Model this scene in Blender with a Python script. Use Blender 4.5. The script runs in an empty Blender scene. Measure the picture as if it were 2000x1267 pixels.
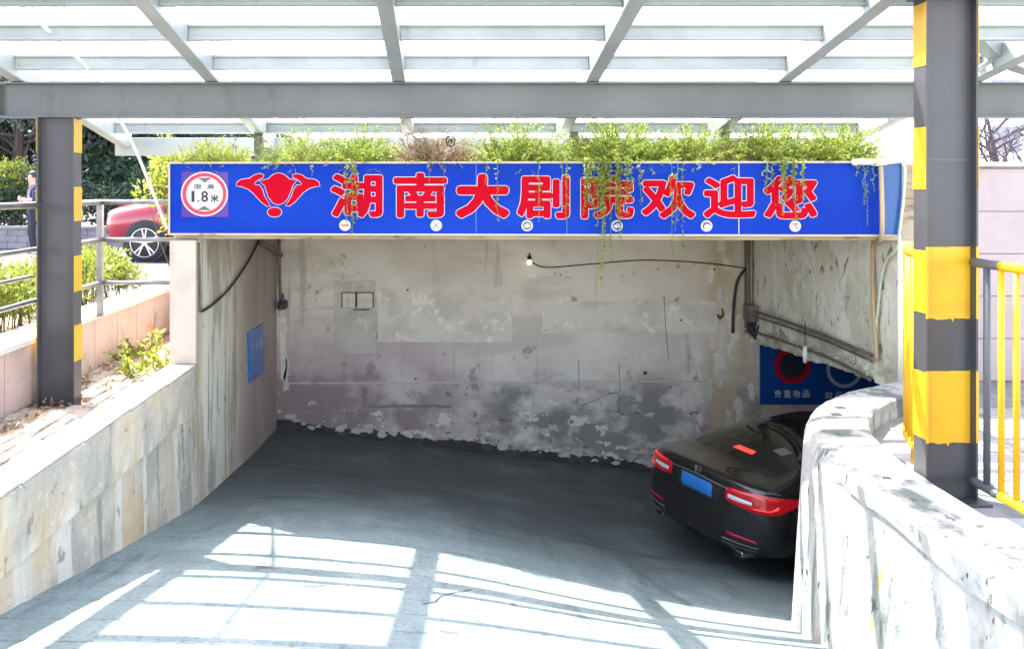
import bpy, bmesh, math, random
import numpy as np
from mathutils import Vector, Matrix, noise
from mathutils.bvhtree import BVHTree
R = math.radians
SC = bpy.context.scene
COL = SC.collection
rnd = random.Random(7)

# ------------------------------------------------------------------ camera
EYE, F, CX, CY = 1.75, 1800.0, 870.0, 365.0
cam = bpy.data.cameras.new('camera'); cam_o = bpy.data.objects.new('camera', cam); COL.objects.link(cam_o)
cam_o.location = (0, 0, EYE); cam_o.rotation_euler = (R(90), 0, 0)
cam.sensor_width = 36; cam.lens = 36 * F / 2000
cam.shift_x = (1000 - CX) / 2000; cam.shift_y = -(633.5 - CY) / 2000
cam.clip_start = .05; cam.clip_end = 2000
SC.camera = cam_o
# ------------------------------------------------------------------ light
TX, TY = .49, .42                                   # sun travels +x, -y, down
w = bpy.data.worlds.new('World'); SC.world = w; w.use_nodes = True
nt = w.node_tree; nt.nodes.clear()
sky = nt.nodes.new('ShaderNodeTexSky'); sky.sky_type = 'NISHITA'; sky.sun_disc = False
sky.sun_elevation = math.atan(1 / math.hypot(TX, TY)); sky.sun_rotation = math.atan2(-TX, TY)
sky.dust_density = 1.0; sky.air_density = .75; sky.ozone_density = .0
bg = nt.nodes.new('ShaderNodeBackground'); bg.inputs[1].default_value = .15
wo = nt.nodes.new('ShaderNodeOutputWorld')
wb = nt.nodes.new('ShaderNodeVectorMath'); wb.operation = 'MULTIPLY'; wb.inputs[1].default_value = (1.22, .98, .82)   # even white balance
nt.links.new(sky.outputs[0], wb.inputs[0]); nt.links.new(wb.outputs[0], bg.inputs[0]); nt.links.new(bg.outputs[0], wo.inputs[0])
sun = bpy.data.lights.new('sun', 'SUN'); sun.energy = 2.6; sun.angle = R(.53); sun.color = (1, .965, .91)
sun_o = bpy.data.objects.new('sun', sun); COL.objects.link(sun_o); sun_o.location = (-6, 8, 12)
sun_o.rotation_euler = Vector((TX, -TY, -1)).to_track_quat('-Z', 'Y').to_euler()
vs = SC.view_settings; vs.view_transform = 'Standard'; vs.look = 'None'; vs.exposure = 3.3; vs.gamma = 1
SC.cycles.max_bounces = 10; SC.cycles.diffuse_bounces = 6; SC.cycles.transparent_max_bounces = 24

# ------------------------------------------------------------------ helpers
def P(px, py, D):                                   # photo pixel + distance -> world point
    return Vector(((px - CX) / F * D, D, EYE - (py - CY) / F * D))

def mat(name, base, rough=.7, metal=0., layers=(), bump=None, emit=None, spec=.5, coat=0.):
    """layers: dict(c, s=scale or (sx,sy,sz), lo, hi, d=detail, k=strength, m=[(axis,a,b),...])"""
    m = bpy.data.materials.new(name); m.use_nodes = True
    t = m.node_tree; N = t.nodes; L = t.links; b = N['Principled BSDF']
    b.inputs['Base Color'].default_value = (*base, 1); b.inputs['Roughness'].default_value = rough
    b.inputs['Metallic'].default_value = metal; b.inputs['Specular IOR Level'].default_value = spec
    b.inputs['Coat Weight'].default_value = coat
    if emit: b.inputs['Emission Color'].default_value = (*emit[0], 1); b.inputs['Emission Strength'].default_value = emit[1]
    geo = N.new('ShaderNodeNewGeometry'); cur = None; sep = None
    def noi(s, d, off=0., dist=0.):
        mp = N.new('ShaderNodeMapping'); L.new(geo.outputs['Position'], mp.inputs[0])
        mp.inputs['Scale'].default_value = s if isinstance(s, (tuple, list)) else (s, s, s)
        mp.inputs['Location'].default_value = (off, off * 1.7, off * .6)
        n = N.new('ShaderNodeTexNoise'); n.inputs['Scale'].default_value = 1; n.inputs['Detail'].default_value = d
        n.inputs['Roughness'].default_value = .6; n.inputs['Distortion'].default_value = dist
        L.new(mp.outputs[0], n.inputs['Vector']); return n.outputs[0]
    for i, ly in enumerate(layers):
        nz = noi(ly.get('s', 1.), ly.get('d', 5), i * 3.37 + ly.get('o', 0), ly.get('dist', 0.))
        mr = N.new('ShaderNodeMapRange'); L.new(nz, mr.inputs[0])
        mr.inputs[1].default_value = ly.get('lo', .45); mr.inputs[2].default_value = ly.get('hi', .6)
        mr.inputs[4].default_value = ly.get('k', 1.); fac = mr.outputs[0]
        for ax, a, c in ly.get('m', ()):
            if sep is None: sep = N.new('ShaderNodeSeparateXYZ'); L.new(geo.outputs['Position'], sep.inputs[0])
            wob = N.new('ShaderNodeMath'); wob.operation = 'MULTIPLY_ADD'
            L.new(noi(1.9, 4, i + 11.), wob.inputs[0]); wob.inputs[1].default_value = ly.get('wob', .5)
            ad = N.new('ShaderNodeMath'); ad.operation = 'SUBTRACT'; L.new(sep.outputs['XYZ'.index(ax)], ad.inputs[0]); ad.inputs[1].default_value = ly.get('wob', .5) * .5
            L.new(ad.outputs[0], wob.inputs[2])
            m2 = N.new('ShaderNodeMapRange'); L.new(wob.outputs[0], m2.inputs[0]); m2.interpolation_type = 'SMOOTHSTEP'
            m2.inputs[1].default_value = a; m2.inputs[2].default_value = c
            mu = N.new('ShaderNodeMath'); mu.operation = 'MULTIPLY'; L.new(fac, mu.inputs[0]); L.new(m2.outputs[0], mu.inputs[1]); fac = mu.outputs[0]
        mx = N.new('ShaderNodeMix'); mx.data_type = 'RGBA'; L.new(fac, mx.inputs['Factor'])
        if cur is None: mx.inputs[6].default_value = (*base, 1)
        else: L.new(cur, mx.inputs[6])
        mx.inputs[7].default_value = (*ly['c'], 1); cur = mx.outputs[2]
    if cur is not None: L.new(cur, b.inputs['Base Color'])
    if bump:
        s, st = bump[:2]
        bp = N.new('ShaderNodeBump'); bp.inputs['Strength'].default_value = st; bp.inputs['Distance'].default_value = bump[2] if len(bump) > 2 else .01
        L.new(noi(s, 8, 5.5), bp.inputs['Height']); L.new(bp.outputs[0], b.inputs['Normal'])
    return m

def leafmat(name, cols, trans=.45):
    m = bpy.data.materials.new(name); m.use_nodes = True
    t = m.node_tree; N = t.nodes; L = t.links; N.clear()
    g = N.new('ShaderNodeNewGeometry'); cr = N.new('ShaderNodeValToRGB')
    els = cr.color_ramp.elements
    while len(els) < len(cols): els.new(.5)
    for i, c in enumerate(cols): els[i].position = i / max(1, len(cols) - 1); els[i].color = (*c, 1)
    L.new(g.outputs['Random Per Island'], cr.inputs[0])
    d = N.new('ShaderNodeBsdfPrincipled'); d.inputs['Roughness'].default_value = .55; tr = N.new('ShaderNodeBsdfTranslucent')
    L.new(cr.outputs[0], d.inputs['Base Color']); L.new(cr.outputs[0], tr.inputs[0])
    mx = N.new('ShaderNodeMixShader'); mx.inputs[0].default_value = trans
    o = N.new('ShaderNodeOutputMaterial'); L.new(d.outputs[0], mx.inputs[1]); L.new(tr.outputs[0], mx.inputs[2]); L.new(mx.outputs[0], o.inputs[0])
    return m

class MB:
    def __init__(s): s.v = []; s.f = []
    def add(s, vs, fs):
        n = len(s.v); s.v += [tuple(v) for v in vs]; s.f += [tuple(i + n for i in f) for f in fs]; return s
    def box(s, x0, x1, y0, y1, z0, z1):
        return s.add([(x, y, z) for z in (z0, z1) for y in (y0, y1) for x in (x0, x1)],
                     [(0, 2, 3, 1), (4, 5, 7, 6), (0, 1, 5, 4), (2, 6, 7, 3), (0, 4, 6, 2), (1, 3, 7, 5)])
    def bar(s, a, b, wd, ht, up=(0, 0, 1)):         # rectangular bar from a to b
        a, b = Vector(a), Vector(b); d = (b - a).normalized(); sd = d.cross(Vector(up)).normalized() * wd / 2; u = sd.cross(d).normalized() * ht / 2
        vs = [p + i * sd + j * u for p in (a, b) for j in (-1, 1) for i in (-1, 1)]
        return s.add(vs, [(0, 1, 3, 2), (4, 6, 7, 5), (0, 4, 5, 1), (2, 3, 7, 6), (0, 2, 6, 4), (1, 5, 7, 3)])
    def prism(s, poly, z0, z1):
        n = len(poly)
        return s.add([(x, y, z0) for x, y in poly] + [(x, y, z1) for x, y in poly],
                     [tuple(range(n - 1, -1, -1)), tuple(range(n, 2 * n))] + [(i, (i + 1) % n, n + (i + 1) % n, n + i) for i in range(n)])
    def extr(s, pts, off):                          # 3-D polygon extruded by vector off
        n = len(pts); off = Vector(off)
        return s.add([Vector(p) for p in pts] + [Vector(p) + off for p in pts],
                     [tuple(range(n)), tuple(range(2 * n - 1, n - 1, -1))] + [(i, n + i, n + (i + 1) % n, (i + 1) % n) for i in range(n)])
    def tube(s, pts, r, n=8, caps=True):
        pts = [Vector(p) for p in pts]; rs = r if isinstance(r, (list, tuple)) else [r] * len(pts)
        rings = []; up = None
        for i, p in enumerate(pts):
            d = (pts[min(i + 1, len(pts) - 1)] - pts[max(i - 1, 0)]).normalized()
            if up is None: up = d.orthogonal().normalized()
            else:
                up = (up - d * up.dot(d)); up = up.normalized() if up.length > 1e-6 else d.orthogonal().normalized()
            sd = d.cross(up)
            rings.append([p + (up * math.cos(2 * math.pi * k / n) + sd * math.sin(2 * math.pi * k / n)) * rs[i] for k in range(n)])
        vs = [v for rg in rings for v in rg]; fs = []
        for i in range(len(pts) - 1):
            for k in range(n):
                a = i * n + k; b = i * n + (k + 1) % n; fs.append((a, b, b + n, a + n))
        if caps: fs += [tuple(range(n - 1, -1, -1)), tuple(range((len(pts) - 1) * n, len(pts) * n))]
        return s.add(vs, fs)
    def lathe(s, prof, c, axis='z', n=24):          # prof: (r, h)
        vs = []; fs = []
        for r, h in prof:
            for k in range(n):
                a = 2 * math.pi * k / n; q = (r * math.cos(a), r * math.sin(a), h)
                if axis == 'y': q = (q[0], q[2], q[1])
                vs.append((c[0] + q[0], c[1] + q[1], c[2] + q[2]))
        for i in range(len(prof) - 1):
            for k in range(n): a = i * n + k; b = i * n + (k + 1) % n; fs.append((a, b, b + n, a + n))
        fs += [tuple(range(n)), tuple(range((len(prof) - 1) * n, len(prof) * n))]
        return s.add(vs, fs)
    def mesh(s, name, m):
        me = bpy.data.meshes.new(name); me.from_pydata(s.v, [], s.f); me.materials.append(m); return me
    def build(s, name, m, parent=None, smooth=False, bevel=0, fix=True):
        me = s.mesh(name, m)
        if fix:
            bm = bmesh.new(); bm.from_mesh(me); bmesh.ops.recalc_face_normals(bm, faces=bm.faces); bm.to_mesh(me); bm.free()
        return link(name, me, parent, smooth, bevel)
def wloc(o):
    v = Vector((0, 0, 0))
    while o: v = v + o.location; o = o.parent
    return v
def link(name, me, parent=None, smooth=False, bevel=0, loc=None):
    o = bpy.data.objects.new(name, me); COL.objects.link(o)
    if smooth:
        for p in me.polygons: p.use_smooth = True
    if bevel:
        b = o.modifiers.new('bevel', 'BEVEL'); b.width = bevel; b.segments = 2; b.limit_method = 'ANGLE'; b.angle_limit = R(40)
    o.location = Vector(loc or (0, 0, 0))
    if parent: o.parent = parent; o.location -= wloc(parent)
    return o
def thing(name, loc, label, cat, group=None):
    o = bpy.data.objects.new(name, None); COL.objects.link(o); o.location = loc; o.empty_display_size = .2
    return tag(o, label, cat, group)
def tag(o, label, cat, group=None):
    o['label'] = label; o['category'] = cat
    if group: o['group'] = group
    return o
def struct(o): o['kind'] = 'structure'; return o
def smoothline(pts, n=8):
    out = []; pts = [Vector(p) for p in pts]
    for i in range(len(pts) - 1):
        p0, p1, p2, p3 = pts[max(i - 1, 0)], pts[i], pts[i + 1], pts[min(i + 2, len(pts) - 1)]
        for k in range(n):
            t = k / n
            out.append(.5 * ((2 * p1) + (p2 - p0) * t + (2 * p0 - 5 * p1 + 4 * p2 - p3) * t * t + (3 * p1 - p0 - 3 * p2 + p3) * t ** 3))
    out.append(pts[-1]); return out
def nz(x, y=0., z=0.): return noise.noise(Vector((x, y, z)))

# ------------------------------------------------------------------ materials
M_floor = mat('ramp_concrete', (.205, .265, .268), .78, layers=[
    dict(c=(.145, .20, .205), s=.9, lo=.42, hi=.62, k=.85, dist=.4), dict(c=(.30, .345, .345), s=(3, .9, 1), lo=.52, hi=.7, k=.7),
    dict(c=(.06, .085, .088), s=(4.5, .55, 1), lo=.58, hi=.7, k=.65, o=3), dict(c=(.07, .10, .10), s=38, lo=.54, hi=.66, k=.6, d=2), dict(c=(.04, .05, .05), s=3.1, lo=.68, hi=.73, k=.8, d=3),
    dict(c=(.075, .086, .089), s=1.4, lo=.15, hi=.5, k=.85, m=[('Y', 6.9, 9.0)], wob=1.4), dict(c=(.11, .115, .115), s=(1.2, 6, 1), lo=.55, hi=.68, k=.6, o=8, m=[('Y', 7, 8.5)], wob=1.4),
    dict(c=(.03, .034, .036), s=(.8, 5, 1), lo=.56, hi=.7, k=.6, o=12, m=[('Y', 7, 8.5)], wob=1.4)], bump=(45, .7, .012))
M_groove = mat('groove_dirt', (.09, .1, .1), .9)
M_lwall = mat('stained_render', (.54, .475, .37), .88, layers=[
    dict(c=(.35, .33, .285), s=1.3, lo=.45, hi=.56, k=.9, d=9), dict(c=(.56, .39, .20), s=(1, .9, .6), lo=.51, hi=.62, k=.75, o=4, d=8),
    dict(c=(.64, .60, .52), s=(1, 3.4, .6), lo=.5, hi=.58, k=.8, o=2, d=9, m=[('Z', .0, -.2)], wob=.15), dict(c=(.22, .21, .18), s=(1, 4.5, .9), lo=.58, hi=.66, k=.7, d=9),
    dict(c=(.43, .28, .09), s=(1, 5, .5), lo=.61, hi=.68, k=.5, o=7, d=6), dict(c=(.16, .165, .12), s=5, lo=.62, hi=.66, k=.7, d=9), dict(c=(.6, .57, .51), s=14, lo=.6, hi=.66, k=.5)], bump=(8, 1., .025))
M_cap = mat('pale_coping', (.52, .49, .44), .8, layers=[dict(c=(.35, .33, .29), s=5, lo=.52, hi=.7, k=.7), dict(c=(.2, .2, .16), s=14, lo=.65, hi=.72, k=.5)], bump=(30, .4))
M_in_l = mat('drip_stained_wall', (.47, .41, .325), .85, layers=[
    dict(c=(.66, .63, .54), s=(1, 1.5, .3), lo=.36, hi=.42, k=.95, o=1.5, d=7, m=[('Y', 10.2, 9.0)], wob=1.6), dict(c=(.30, .245, .19), s=(1, 2.2, .6), lo=.5, hi=.58, k=.75, d=9),
    dict(c=(.38, .23, .05), s=(1, 10, .1), lo=.60, hi=.64, k=.95, o=6, d=4), dict(c=(.36, .28, .26), s=.9, lo=.15, hi=.45, k=.75, m=[('Y', 9.2, 10.2)], wob=.8),
    dict(c=(.16, .145, .105), s=(1, 9, .5), lo=.62, hi=.67, k=.75, o=3, d=8), dict(c=(.2, .17, .12), s=5, lo=.63, hi=.67, k=.7, d=9)], bump=(7, .9, .02))
M_back = mat('old_plaster', (.63, .565, .49), .85, layers=[
    dict(c=(.71, .655, .58), s=.6, lo=.44, hi=.54, k=.9, d=9), dict(c=(.53, .475, .405), s=(.7, 1, 1.9), lo=.5, hi=.6, k=.8, d=9),
    dict(c=(.44, .315, .32), s=.8, lo=.26, hi=.48, k=.8, m=[('X', 1.0, -.7), ('Z', .15, -.3)], wob=1.1, d=9),
    dict(c=(.25, .185, .18), s=(1.1, 1, 1.5), lo=.44, hi=.53, k=.8, m=[('X', .4, -.5), ('Z', -.5, -.7)], wob=.4, d=9),
    dict(c=(.19, .18, .17), s=(1.6, 1, 2.2), lo=.40, hi=.53, k=.85, m=[('X', -.6, 1.0), ('Z', -.5, -.95)], wob=.7, d=10),
    dict(c=(.70, .66, .60), s=(3.0, 1, 4.2), lo=.585, hi=.605, k=.9, m=[('Z', -.7, -1.05)], wob=.6, d=9),
    dict(c=(.13, .12, .11), s=(4, 1, 5.2), lo=.615, hi=.64, k=.8, o=4, m=[('Z', -.65, -1.0)], wob=.6, d=9),
    dict(c=(.52, .40, .26), s=(2.2, 1, .7), lo=.36, hi=.52, k=.85, m=[('X', 3.2, 3.5)], wob=.3, d=8), dict(c=(.74, .70, .62), s=(3, 1, 1.4), lo=.56, hi=.6, k=.8, m=[('X', 3.0, 3.3)], wob=.3, d=9),
    dict(c=(.27, .23, .19), s=(4, 1, 3.4), lo=.63, hi=.66, k=.75, d=9), dict(c=(.36, .32, .275), s=(6, 1, .45), lo=.6, hi=.68, k=.6, d=8)], bump=(4.5, .7, .03))
M_head = mat('peeling_wall', (.72, .68, .58), .85, layers=[
    dict(c=(.55, .53, .40), s=(1, 1.3, 1.0), lo=.42, hi=.58, k=.85, dist=.8), dict(c=(.80, .77, .71), s=(1, 2.6, 2), lo=.5, hi=.57, k=.85, o=2, dist=1.),
    dict(c=(.19, .19, .15), s=(1, 5, 3.5), lo=.61, hi=.655, k=.9, o=5, dist=1.2), dict(c=(.25, .26, .18), s=(1, 11, 3), lo=.63, hi=.69, k=.8, dist=.8),
    dict(c=(.3, .27, .2), s=(1, 2, 5), lo=.42, hi=.56, k=.75, m=[('Z', .5, .1)], wob=.2)], bump=(10, .9, .02))
M_rwall = mat('whitewashed_wall', (.40, .395, .37), .88, layers=[
    dict(c=(.27, .27, .25), s=1.6, lo=.46, hi=.58, k=.85, d=9), dict(c=(.085, .115, .10), s=(2.6, 2.6, .9), lo=.55, hi=.61, k=.85, o=2, d=9),
    dict(c=(.13, .155, .14), s=(5, 5, .7), lo=.56, hi=.63, k=.8, d=9), dict(c=(.03, .033, .03), s=(8, 8, 4.5), lo=.63, hi=.655, k=.9, d=9),
    dict(c=(.45, .26, .04), s=(4, 4, 2.2), lo=.68, hi=.71, k=.8, o=9), dict(c=(.10, .10, .085), s=17, lo=.62, hi=.67, k=.65, d=6)], bump=(7, 1., .03))
M_soffit = mat('chipped_cream_paint', (.36, .28, .18), .8, layers=[dict(c=(.17, .12, .07), s=(3, 3, 14), lo=.55, hi=.6, k=.85, d=9), dict(c=(.46, .40, .30), s=(1.5, 1, 6), lo=.5, hi=.58, k=.7)], bump=(25, .5))
M_conc = mat('bare_concrete', (.36, .35, .33), .85, layers=[dict(c=(.25, .24, .22), s=2.5, lo=.45, hi=.65, k=.7)], bump=(25, .4))
M_ceil = mat('whitewashed_ceiling', (.72, .70, .66), .9, layers=[dict(c=(.6, .57, .52), s=1.5, lo=.5, hi=.7, k=.7)])
M_tar = mat('tar_skirting', (.035, .036, .037), .8, layers=[dict(c=(.08, .08, .08), s=8, lo=.5, hi=.65, k=.7)], bump=(20, .6))
M_pink = mat('pink_wall_tile', (.46, .35, .31), .5, layers=[dict(c=(.38, .275, .245), s=3, lo=.45, hi=.62, k=.8), dict(c=(.28, .21, .17), s=(5, 5, 1.5), lo=.58, hi=.72, k=.6, dist=.8)], bump=(40, .15))
M_cream = mat('beige_stone_facing', (.50, .43, .365), .6, layers=[dict(c=(.41, .34, .29), s=4, lo=.5, hi=.66, k=.7), dict(c=(.3, .25, .2), s=(8, 8, 1), lo=.6, hi=.72, k=.5)], bump=(30, .2))
M_steel = mat('grey_steel_paint', (.082, .090, .092), .42, layers=[dict(c=(.105, .112, .114), s=1.6, lo=.42, hi=.62, k=.9), dict(c=(.055, .055, .055), s=(6, 6, 1.5), lo=.60, hi=.72, k=.6), dict(c=(.15, .10, .07), s=9, lo=.68, hi=.73, k=.6, d=8)], bump=(50, .06))
M_col = mat('dark_column_paint', (.045, .044, .049), .45, layers=[dict(c=(.058, .056, .062), s=2.2, lo=.42, hi=.62, k=.8), dict(c=(.11, .085, .07), s=6, lo=.6, hi=.75, k=.6, m=[('Z', .35, .1)], wob=.2), dict(c=(.1, .1, .1), s=20, lo=.7, hi=.74, k=.5)], bump=(50, .06))
M_light = mat('pale_grey_steel_paint', (.30, .325, .315), .5, layers=[dict(c=(.24, .265, .255), s=2.2, lo=.45, hi=.62, k=.8), dict(c=(.2, .17, .14), s=(9, 9, 3), lo=.66, hi=.74, k=.5)], bump=(60, .05))
M_yel = mat('yellow_paint', (.62, .335, .003), .5, layers=[dict(c=(.54, .27, .003), s=4, lo=.5, hi=.66, k=.7), dict(c=(.25, .16, .04), s=22, lo=.70, hi=.74, k=.6)], bump=(30, .12))
M_dark = mat('dark_grey_paint', (.07, .075, .085), .45)
M_rail = mat('worn_dark_rail', (.20, .195, .20), .3, metal=.4, layers=[dict(c=(.36, .34, .33), s=5, lo=.5, hi=.66, k=.6)])
M_pave = mat('pale_paving_tile', (.36, .355, .345), .75, layers=[dict(c=(.27, .265, .26), s=3, lo=.5, hi=.68, k=.7), dict(c=(.2, .22, .16), s=6, lo=.64, hi=.72, k=.6)], bump=(40, .3))
M_pbase = mat('paving_mortar', (.27, .26, .24), .9, layers=[dict(c=(.18, .18, .16), s=5, lo=.45, hi=.65)])
M_brick = mat('pale_paver', (.40, .32, .255), .85, layers=[dict(c=(.48, .42, .36), s=7, lo=.45, hi=.6, k=.9), dict(c=(.27, .18, .12), s=11, lo=.58, hi=.68, k=.8)], bump=(40, .5))
M_sand = mat('sandy_soil', (.30, .21, .13), .95, layers=[dict(c=(.18, .12, .07), s=9, lo=.45, hi=.65, k=.8), dict(c=(.42, .33, .23), s=22, lo=.55, hi=.68, k=.7)], bump=(30, .8, .02))
M_asph = mat('street_asphalt', (.06, .057, .075), .85, layers=[dict(c=(.085, .082, .1), s=1.3, lo=.45, hi=.62, k=.8), dict(c=(.04, .04, .045), s=6, lo=.58, hi=.68, k=.6)], bump=(60, .3))
M_earth = mat('pale_paved_ground', (.42, .40, .37), .9, layers=[dict(c=(.33, .32, .29), s=.3, lo=.45, hi=.65), dict(c=(.25, .25, .22), s=2., lo=.55, hi=.7, k=.6)])
M_block = mat('grey_wall_block', (.20, .185, .20), .85, layers=[dict(c=(.28, .26, .27), s=3, lo=.45, hi=.65)], bump=(30, .4))
M_blue = mat('blue_sign_vinyl', (.001, .028, .31), .5, spec=.1, layers=[dict(c=(.003, .045, .37), s=(.8, 1, 2), lo=.45, hi=.65, k=.6)], bump=((1.6, 1, .8), .2, .04))
M_blue2 = mat('blue_board', (.004, .055, .24), .35, layers=[dict(c=(.003, .04, .17), s=2, lo=.45, hi=.65, k=.7)])
M_blue3 = mat('blue_plate', (.01, .14, .42), .3)
M_red = mat('red_vinyl', (.40, .0005, .012), .6, spec=.06)
M_white = mat('white_vinyl', (.50, .47, .49), .45)
M_purple = mat('purple_vinyl', (.055, .012, .22), .35)
M_black = mat('black_print', (.015, .015, .018), .5)
M_alu = mat('cream_sign_edge', (.42, .37, .28), .5, layers=[dict(c=(.2, .16, .1), s=(5, 5, 5), lo=.6, hi=.66, k=.8, d=8)])
M_greyp = mat('grey_print', (.10, .10, .11), .5)
M_rub = mat('black_cable', (.012, .012, .013), .5)
M_pipe = mat('brown_conduit', (.12, .10, .085), .5, layers=[dict(c=(.22, .19, .16), s=7, lo=.5, hi=.65, k=.6)])
M_pvc = mat('white_plastic', (.75, .75, .73), .4)
M_tan = mat('tan_conduit', (.42, .30, .16), .5, layers=[dict(c=(.3, .27, .24), s=(1, 1, 3), lo=.48, hi=.55)])
M_bark = mat('bark', (.085, .065, .05), .9, layers=[dict(c=(.14, .11, .09), s=(14, 14, 4), lo=.45, hi=.65)], bump=(20, .6, .02))
M_branch = mat('bare_branch', (.05, .04, .05), .9)
L_fern = leafmat('fern_leaf', [(.05, .10, .008), (.20, .30, .02), (.36, .42, .04), (.44, .42, .09), (.14, .22, .015), (.30, .22, .09)], .5)
L_vine = leafmat('vine_leaf', [(.10, .22, .035), (.18, .32, .06), (.3, .42, .14)], .4)
L_dry = leafmat('dry_stalk', [(.20, .13, .065), (.32, .23, .12), (.13, .085, .04)], .25)
L_hedge = leafmat('hedge_leaf', [(.08, .14, .015), (.22, .27, .03), (.30, .31, .06), (.12, .19, .02)], .35)
L_tree = leafmat('tree_leaf', [(.018, .045, .022), (.04, .075, .035), (.06, .10, .06), (.025, .06, .03)], .3)
L_tree2 = leafmat('grey_tree_leaf', [(.07, .10, .09), (.11, .14, .12), (.05, .08, .075)], .3)
L_yel = leafmat('yellow_green_leaf', [(.20, .28, .02), (.30, .34, .05), (.38, .36, .09)], .45)
def panelmat():
    m = bpy.data.materials.new('frosted_roof_glass'); m.use_nodes = True; t = m.node_tree; N = t.nodes; L = t.links; N.clear()
    tr = N.new('ShaderNodeBsdfTransparent'); tr.inputs[0].default_value = (.97, .99, .99, 1)
    tl = N.new('ShaderNodeBsdfTranslucent'); tl.inputs[0].default_value = (.9, .95, .95, 1)
    gl = N.new('ShaderNodeBsdfGlossy'); gl.inputs['Roughness'].default_value = .1
    a = N.new('ShaderNodeMixShader'); a.inputs[0].default_value = .12; b = N.new('ShaderNodeMixShader'); b.inputs[0].default_value = .04
    o = N.new('ShaderNodeOutputMaterial'); L.new(tr.outputs[0], a.inputs[1]); L.new(tl.outputs[0], a.inputs[2]); L.new(a.outputs[0], b.inputs[1]); L.new(gl.outputs[0], b.inputs[2]); L.new(b.outputs[0], o.inputs[0])
    return m
M_panel = panelmat()

# ------------------------------------------------------------------ ground, ramp
def zl(D): return float(np.interp(D, [-5, 2.4, 3.2, 4.44, 5.77, 7.9, 10.3, 11.8, 14], [0, 0, -.10, -.33, -.6, -1.0, -1.24, -1.34, -1.45]))
def cs(D): return float(np.interp(D, [2.4, 4.4, 5.25, 6.3, 7.9, 8.8, 10.3, 11.8], [0, .07, .09, .12, .14, .158, .14, .115]))
_u = np.linspace(-.3, 3, 331); _gp = np.interp(_u, [-.3, 0, .2, .45, .58, .69, .85, 1, 3], [0, 0, .02, .2, .42, .62, .85, 1, 3]); _gp = np.convolve(np.pad(_gp, 9, 'edge'), np.ones(19) / 19, 'valid')
def fz(X, D):
    g_ = float(np.interp((X + 2.15) / 4.6, _u, _gp)) * 4.6
    t_ = min(1., max(0., (D - 8.) / 3.)); t_ = t_ * t_ * (3 - 2 * t_); g_ = g_ * (1 - t_) + max(0., X + 2.15) * t_
    return sum((zl(D + e) - cs(D + e) * g_) for e in (-.3, -.15, 0, .15, .3)) / 5
WALL = smoothline([(2.24, -1, 0), (2.24, 1, 0), (2.24, 3, 0), (2.24, 4.7, 0), (2.27, 5.4, 0), (2.37, 6.0, 0), (2.52, 6.45, 0), (2.78, 6.88, 0), (3.12, 7.25, 0), (3.5, 7.54, 0), (3.92, 7.78, 0), (4.7, 8.1, 0), (6.2, 8.6, 0), (9.6, 9.5, 0)], 8)
WN = []
for i, p in enumerate(WALL):
    d = (WALL[min(i + 1, len(WALL) - 1)] - WALL[max(i - 1, 0)]).normalized(); WN.append(Vector((d.y, -d.x, 0)))
def wx(D):
    if D <= WALL[0].y: return 2.24
    return float(np.interp(D, [p.y for p in WALL], [p.x for p in WALL]))
def sheet(xs, ys, fn, keep=lambda x, y: True):
    mb = MB(); idx = {}
    for j, y in enumerate(ys):
        for i, x in enumerate(xs): idx[i, j] = len(mb.v); mb.v.append((x, y, fn(x, y)))
    for j in range(len(ys) - 1):
        for i in range(len(xs) - 1):
            if keep((xs[i] + xs[i + 1]) / 2, (ys[j] + ys[j + 1]) / 2): mb.f.append((idx[i, j], idx[i + 1, j], idx[i + 1, j + 1], idx[i, j + 1]))
    return mb
xs = list(np.linspace(-2.2, 9.7, 86)); ys = list(np.linspace(-3, 13.4, 110))
inw = lambda x, y: x < wx(y) + .25
grv = [3.32, 3.72, 4.1, 4.46, 4.82, 5.16, 5.5, 5.84, 6.16, 6.48, 6.8]
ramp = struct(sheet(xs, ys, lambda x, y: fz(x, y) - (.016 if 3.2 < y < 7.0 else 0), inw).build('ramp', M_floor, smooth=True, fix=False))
base_in = sheet(list(np.linspace(-2.2, 2.75, 40)), list(np.linspace(3.2, 7.0, 30)), lambda x, y: fz(x, y) - .010, inw).build('joint_bed', M_groove, ramp, True, fix=False)
gs = [3.0] + grv + [7.15]
for a, b in zip(gs[:-1], gs[1:]):
    yy = list(np.linspace(a + .003, b - .003, 6)); xx = list(np.linspace(-2.2, 3.1, 60))
    # joints wander a little across the ramp
    mb = MB(); n = len(xx)
    for j, y in enumerate(yy):
        for x in xx:
            y2 = y + .012 * nz(x * 1.3, a * 5 if j < 3 else b * 5); mb.v.append((x, y2, fz(x, y2) + .003 + (-.004 if j in (0, 5) else 0)))
    mb.f = [(j * n + i, j * n + i + 1, (j + 1) * n + i + 1, (j + 1) * n + i) for j in range(5) for i in range(n - 1) if inw((xx[i] + xx[i + 1]) / 2, yy[j])]
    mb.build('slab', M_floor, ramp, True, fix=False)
# a ragged crack crossing two slabs
mb = MB(); pts = [P(826, 1150, 5.05), P(832, 1146, 5.07), P(845, 1135, 5.1), P(862, 1118, 5.3), P(880, 1108, 5.4), P(900, 1098, 5.5), P(920, 1090, 5.6)]
for p, q in zip(pts[:-1], pts[1:]):
    p.z = fz(p.x, p.y) + .007; q.z = fz(q.x, q.y) + .007
    mb.bar(p, q, .004 + .006 * rnd.random(), .003)
mb.build('crack', M_groove, ramp)

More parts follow.
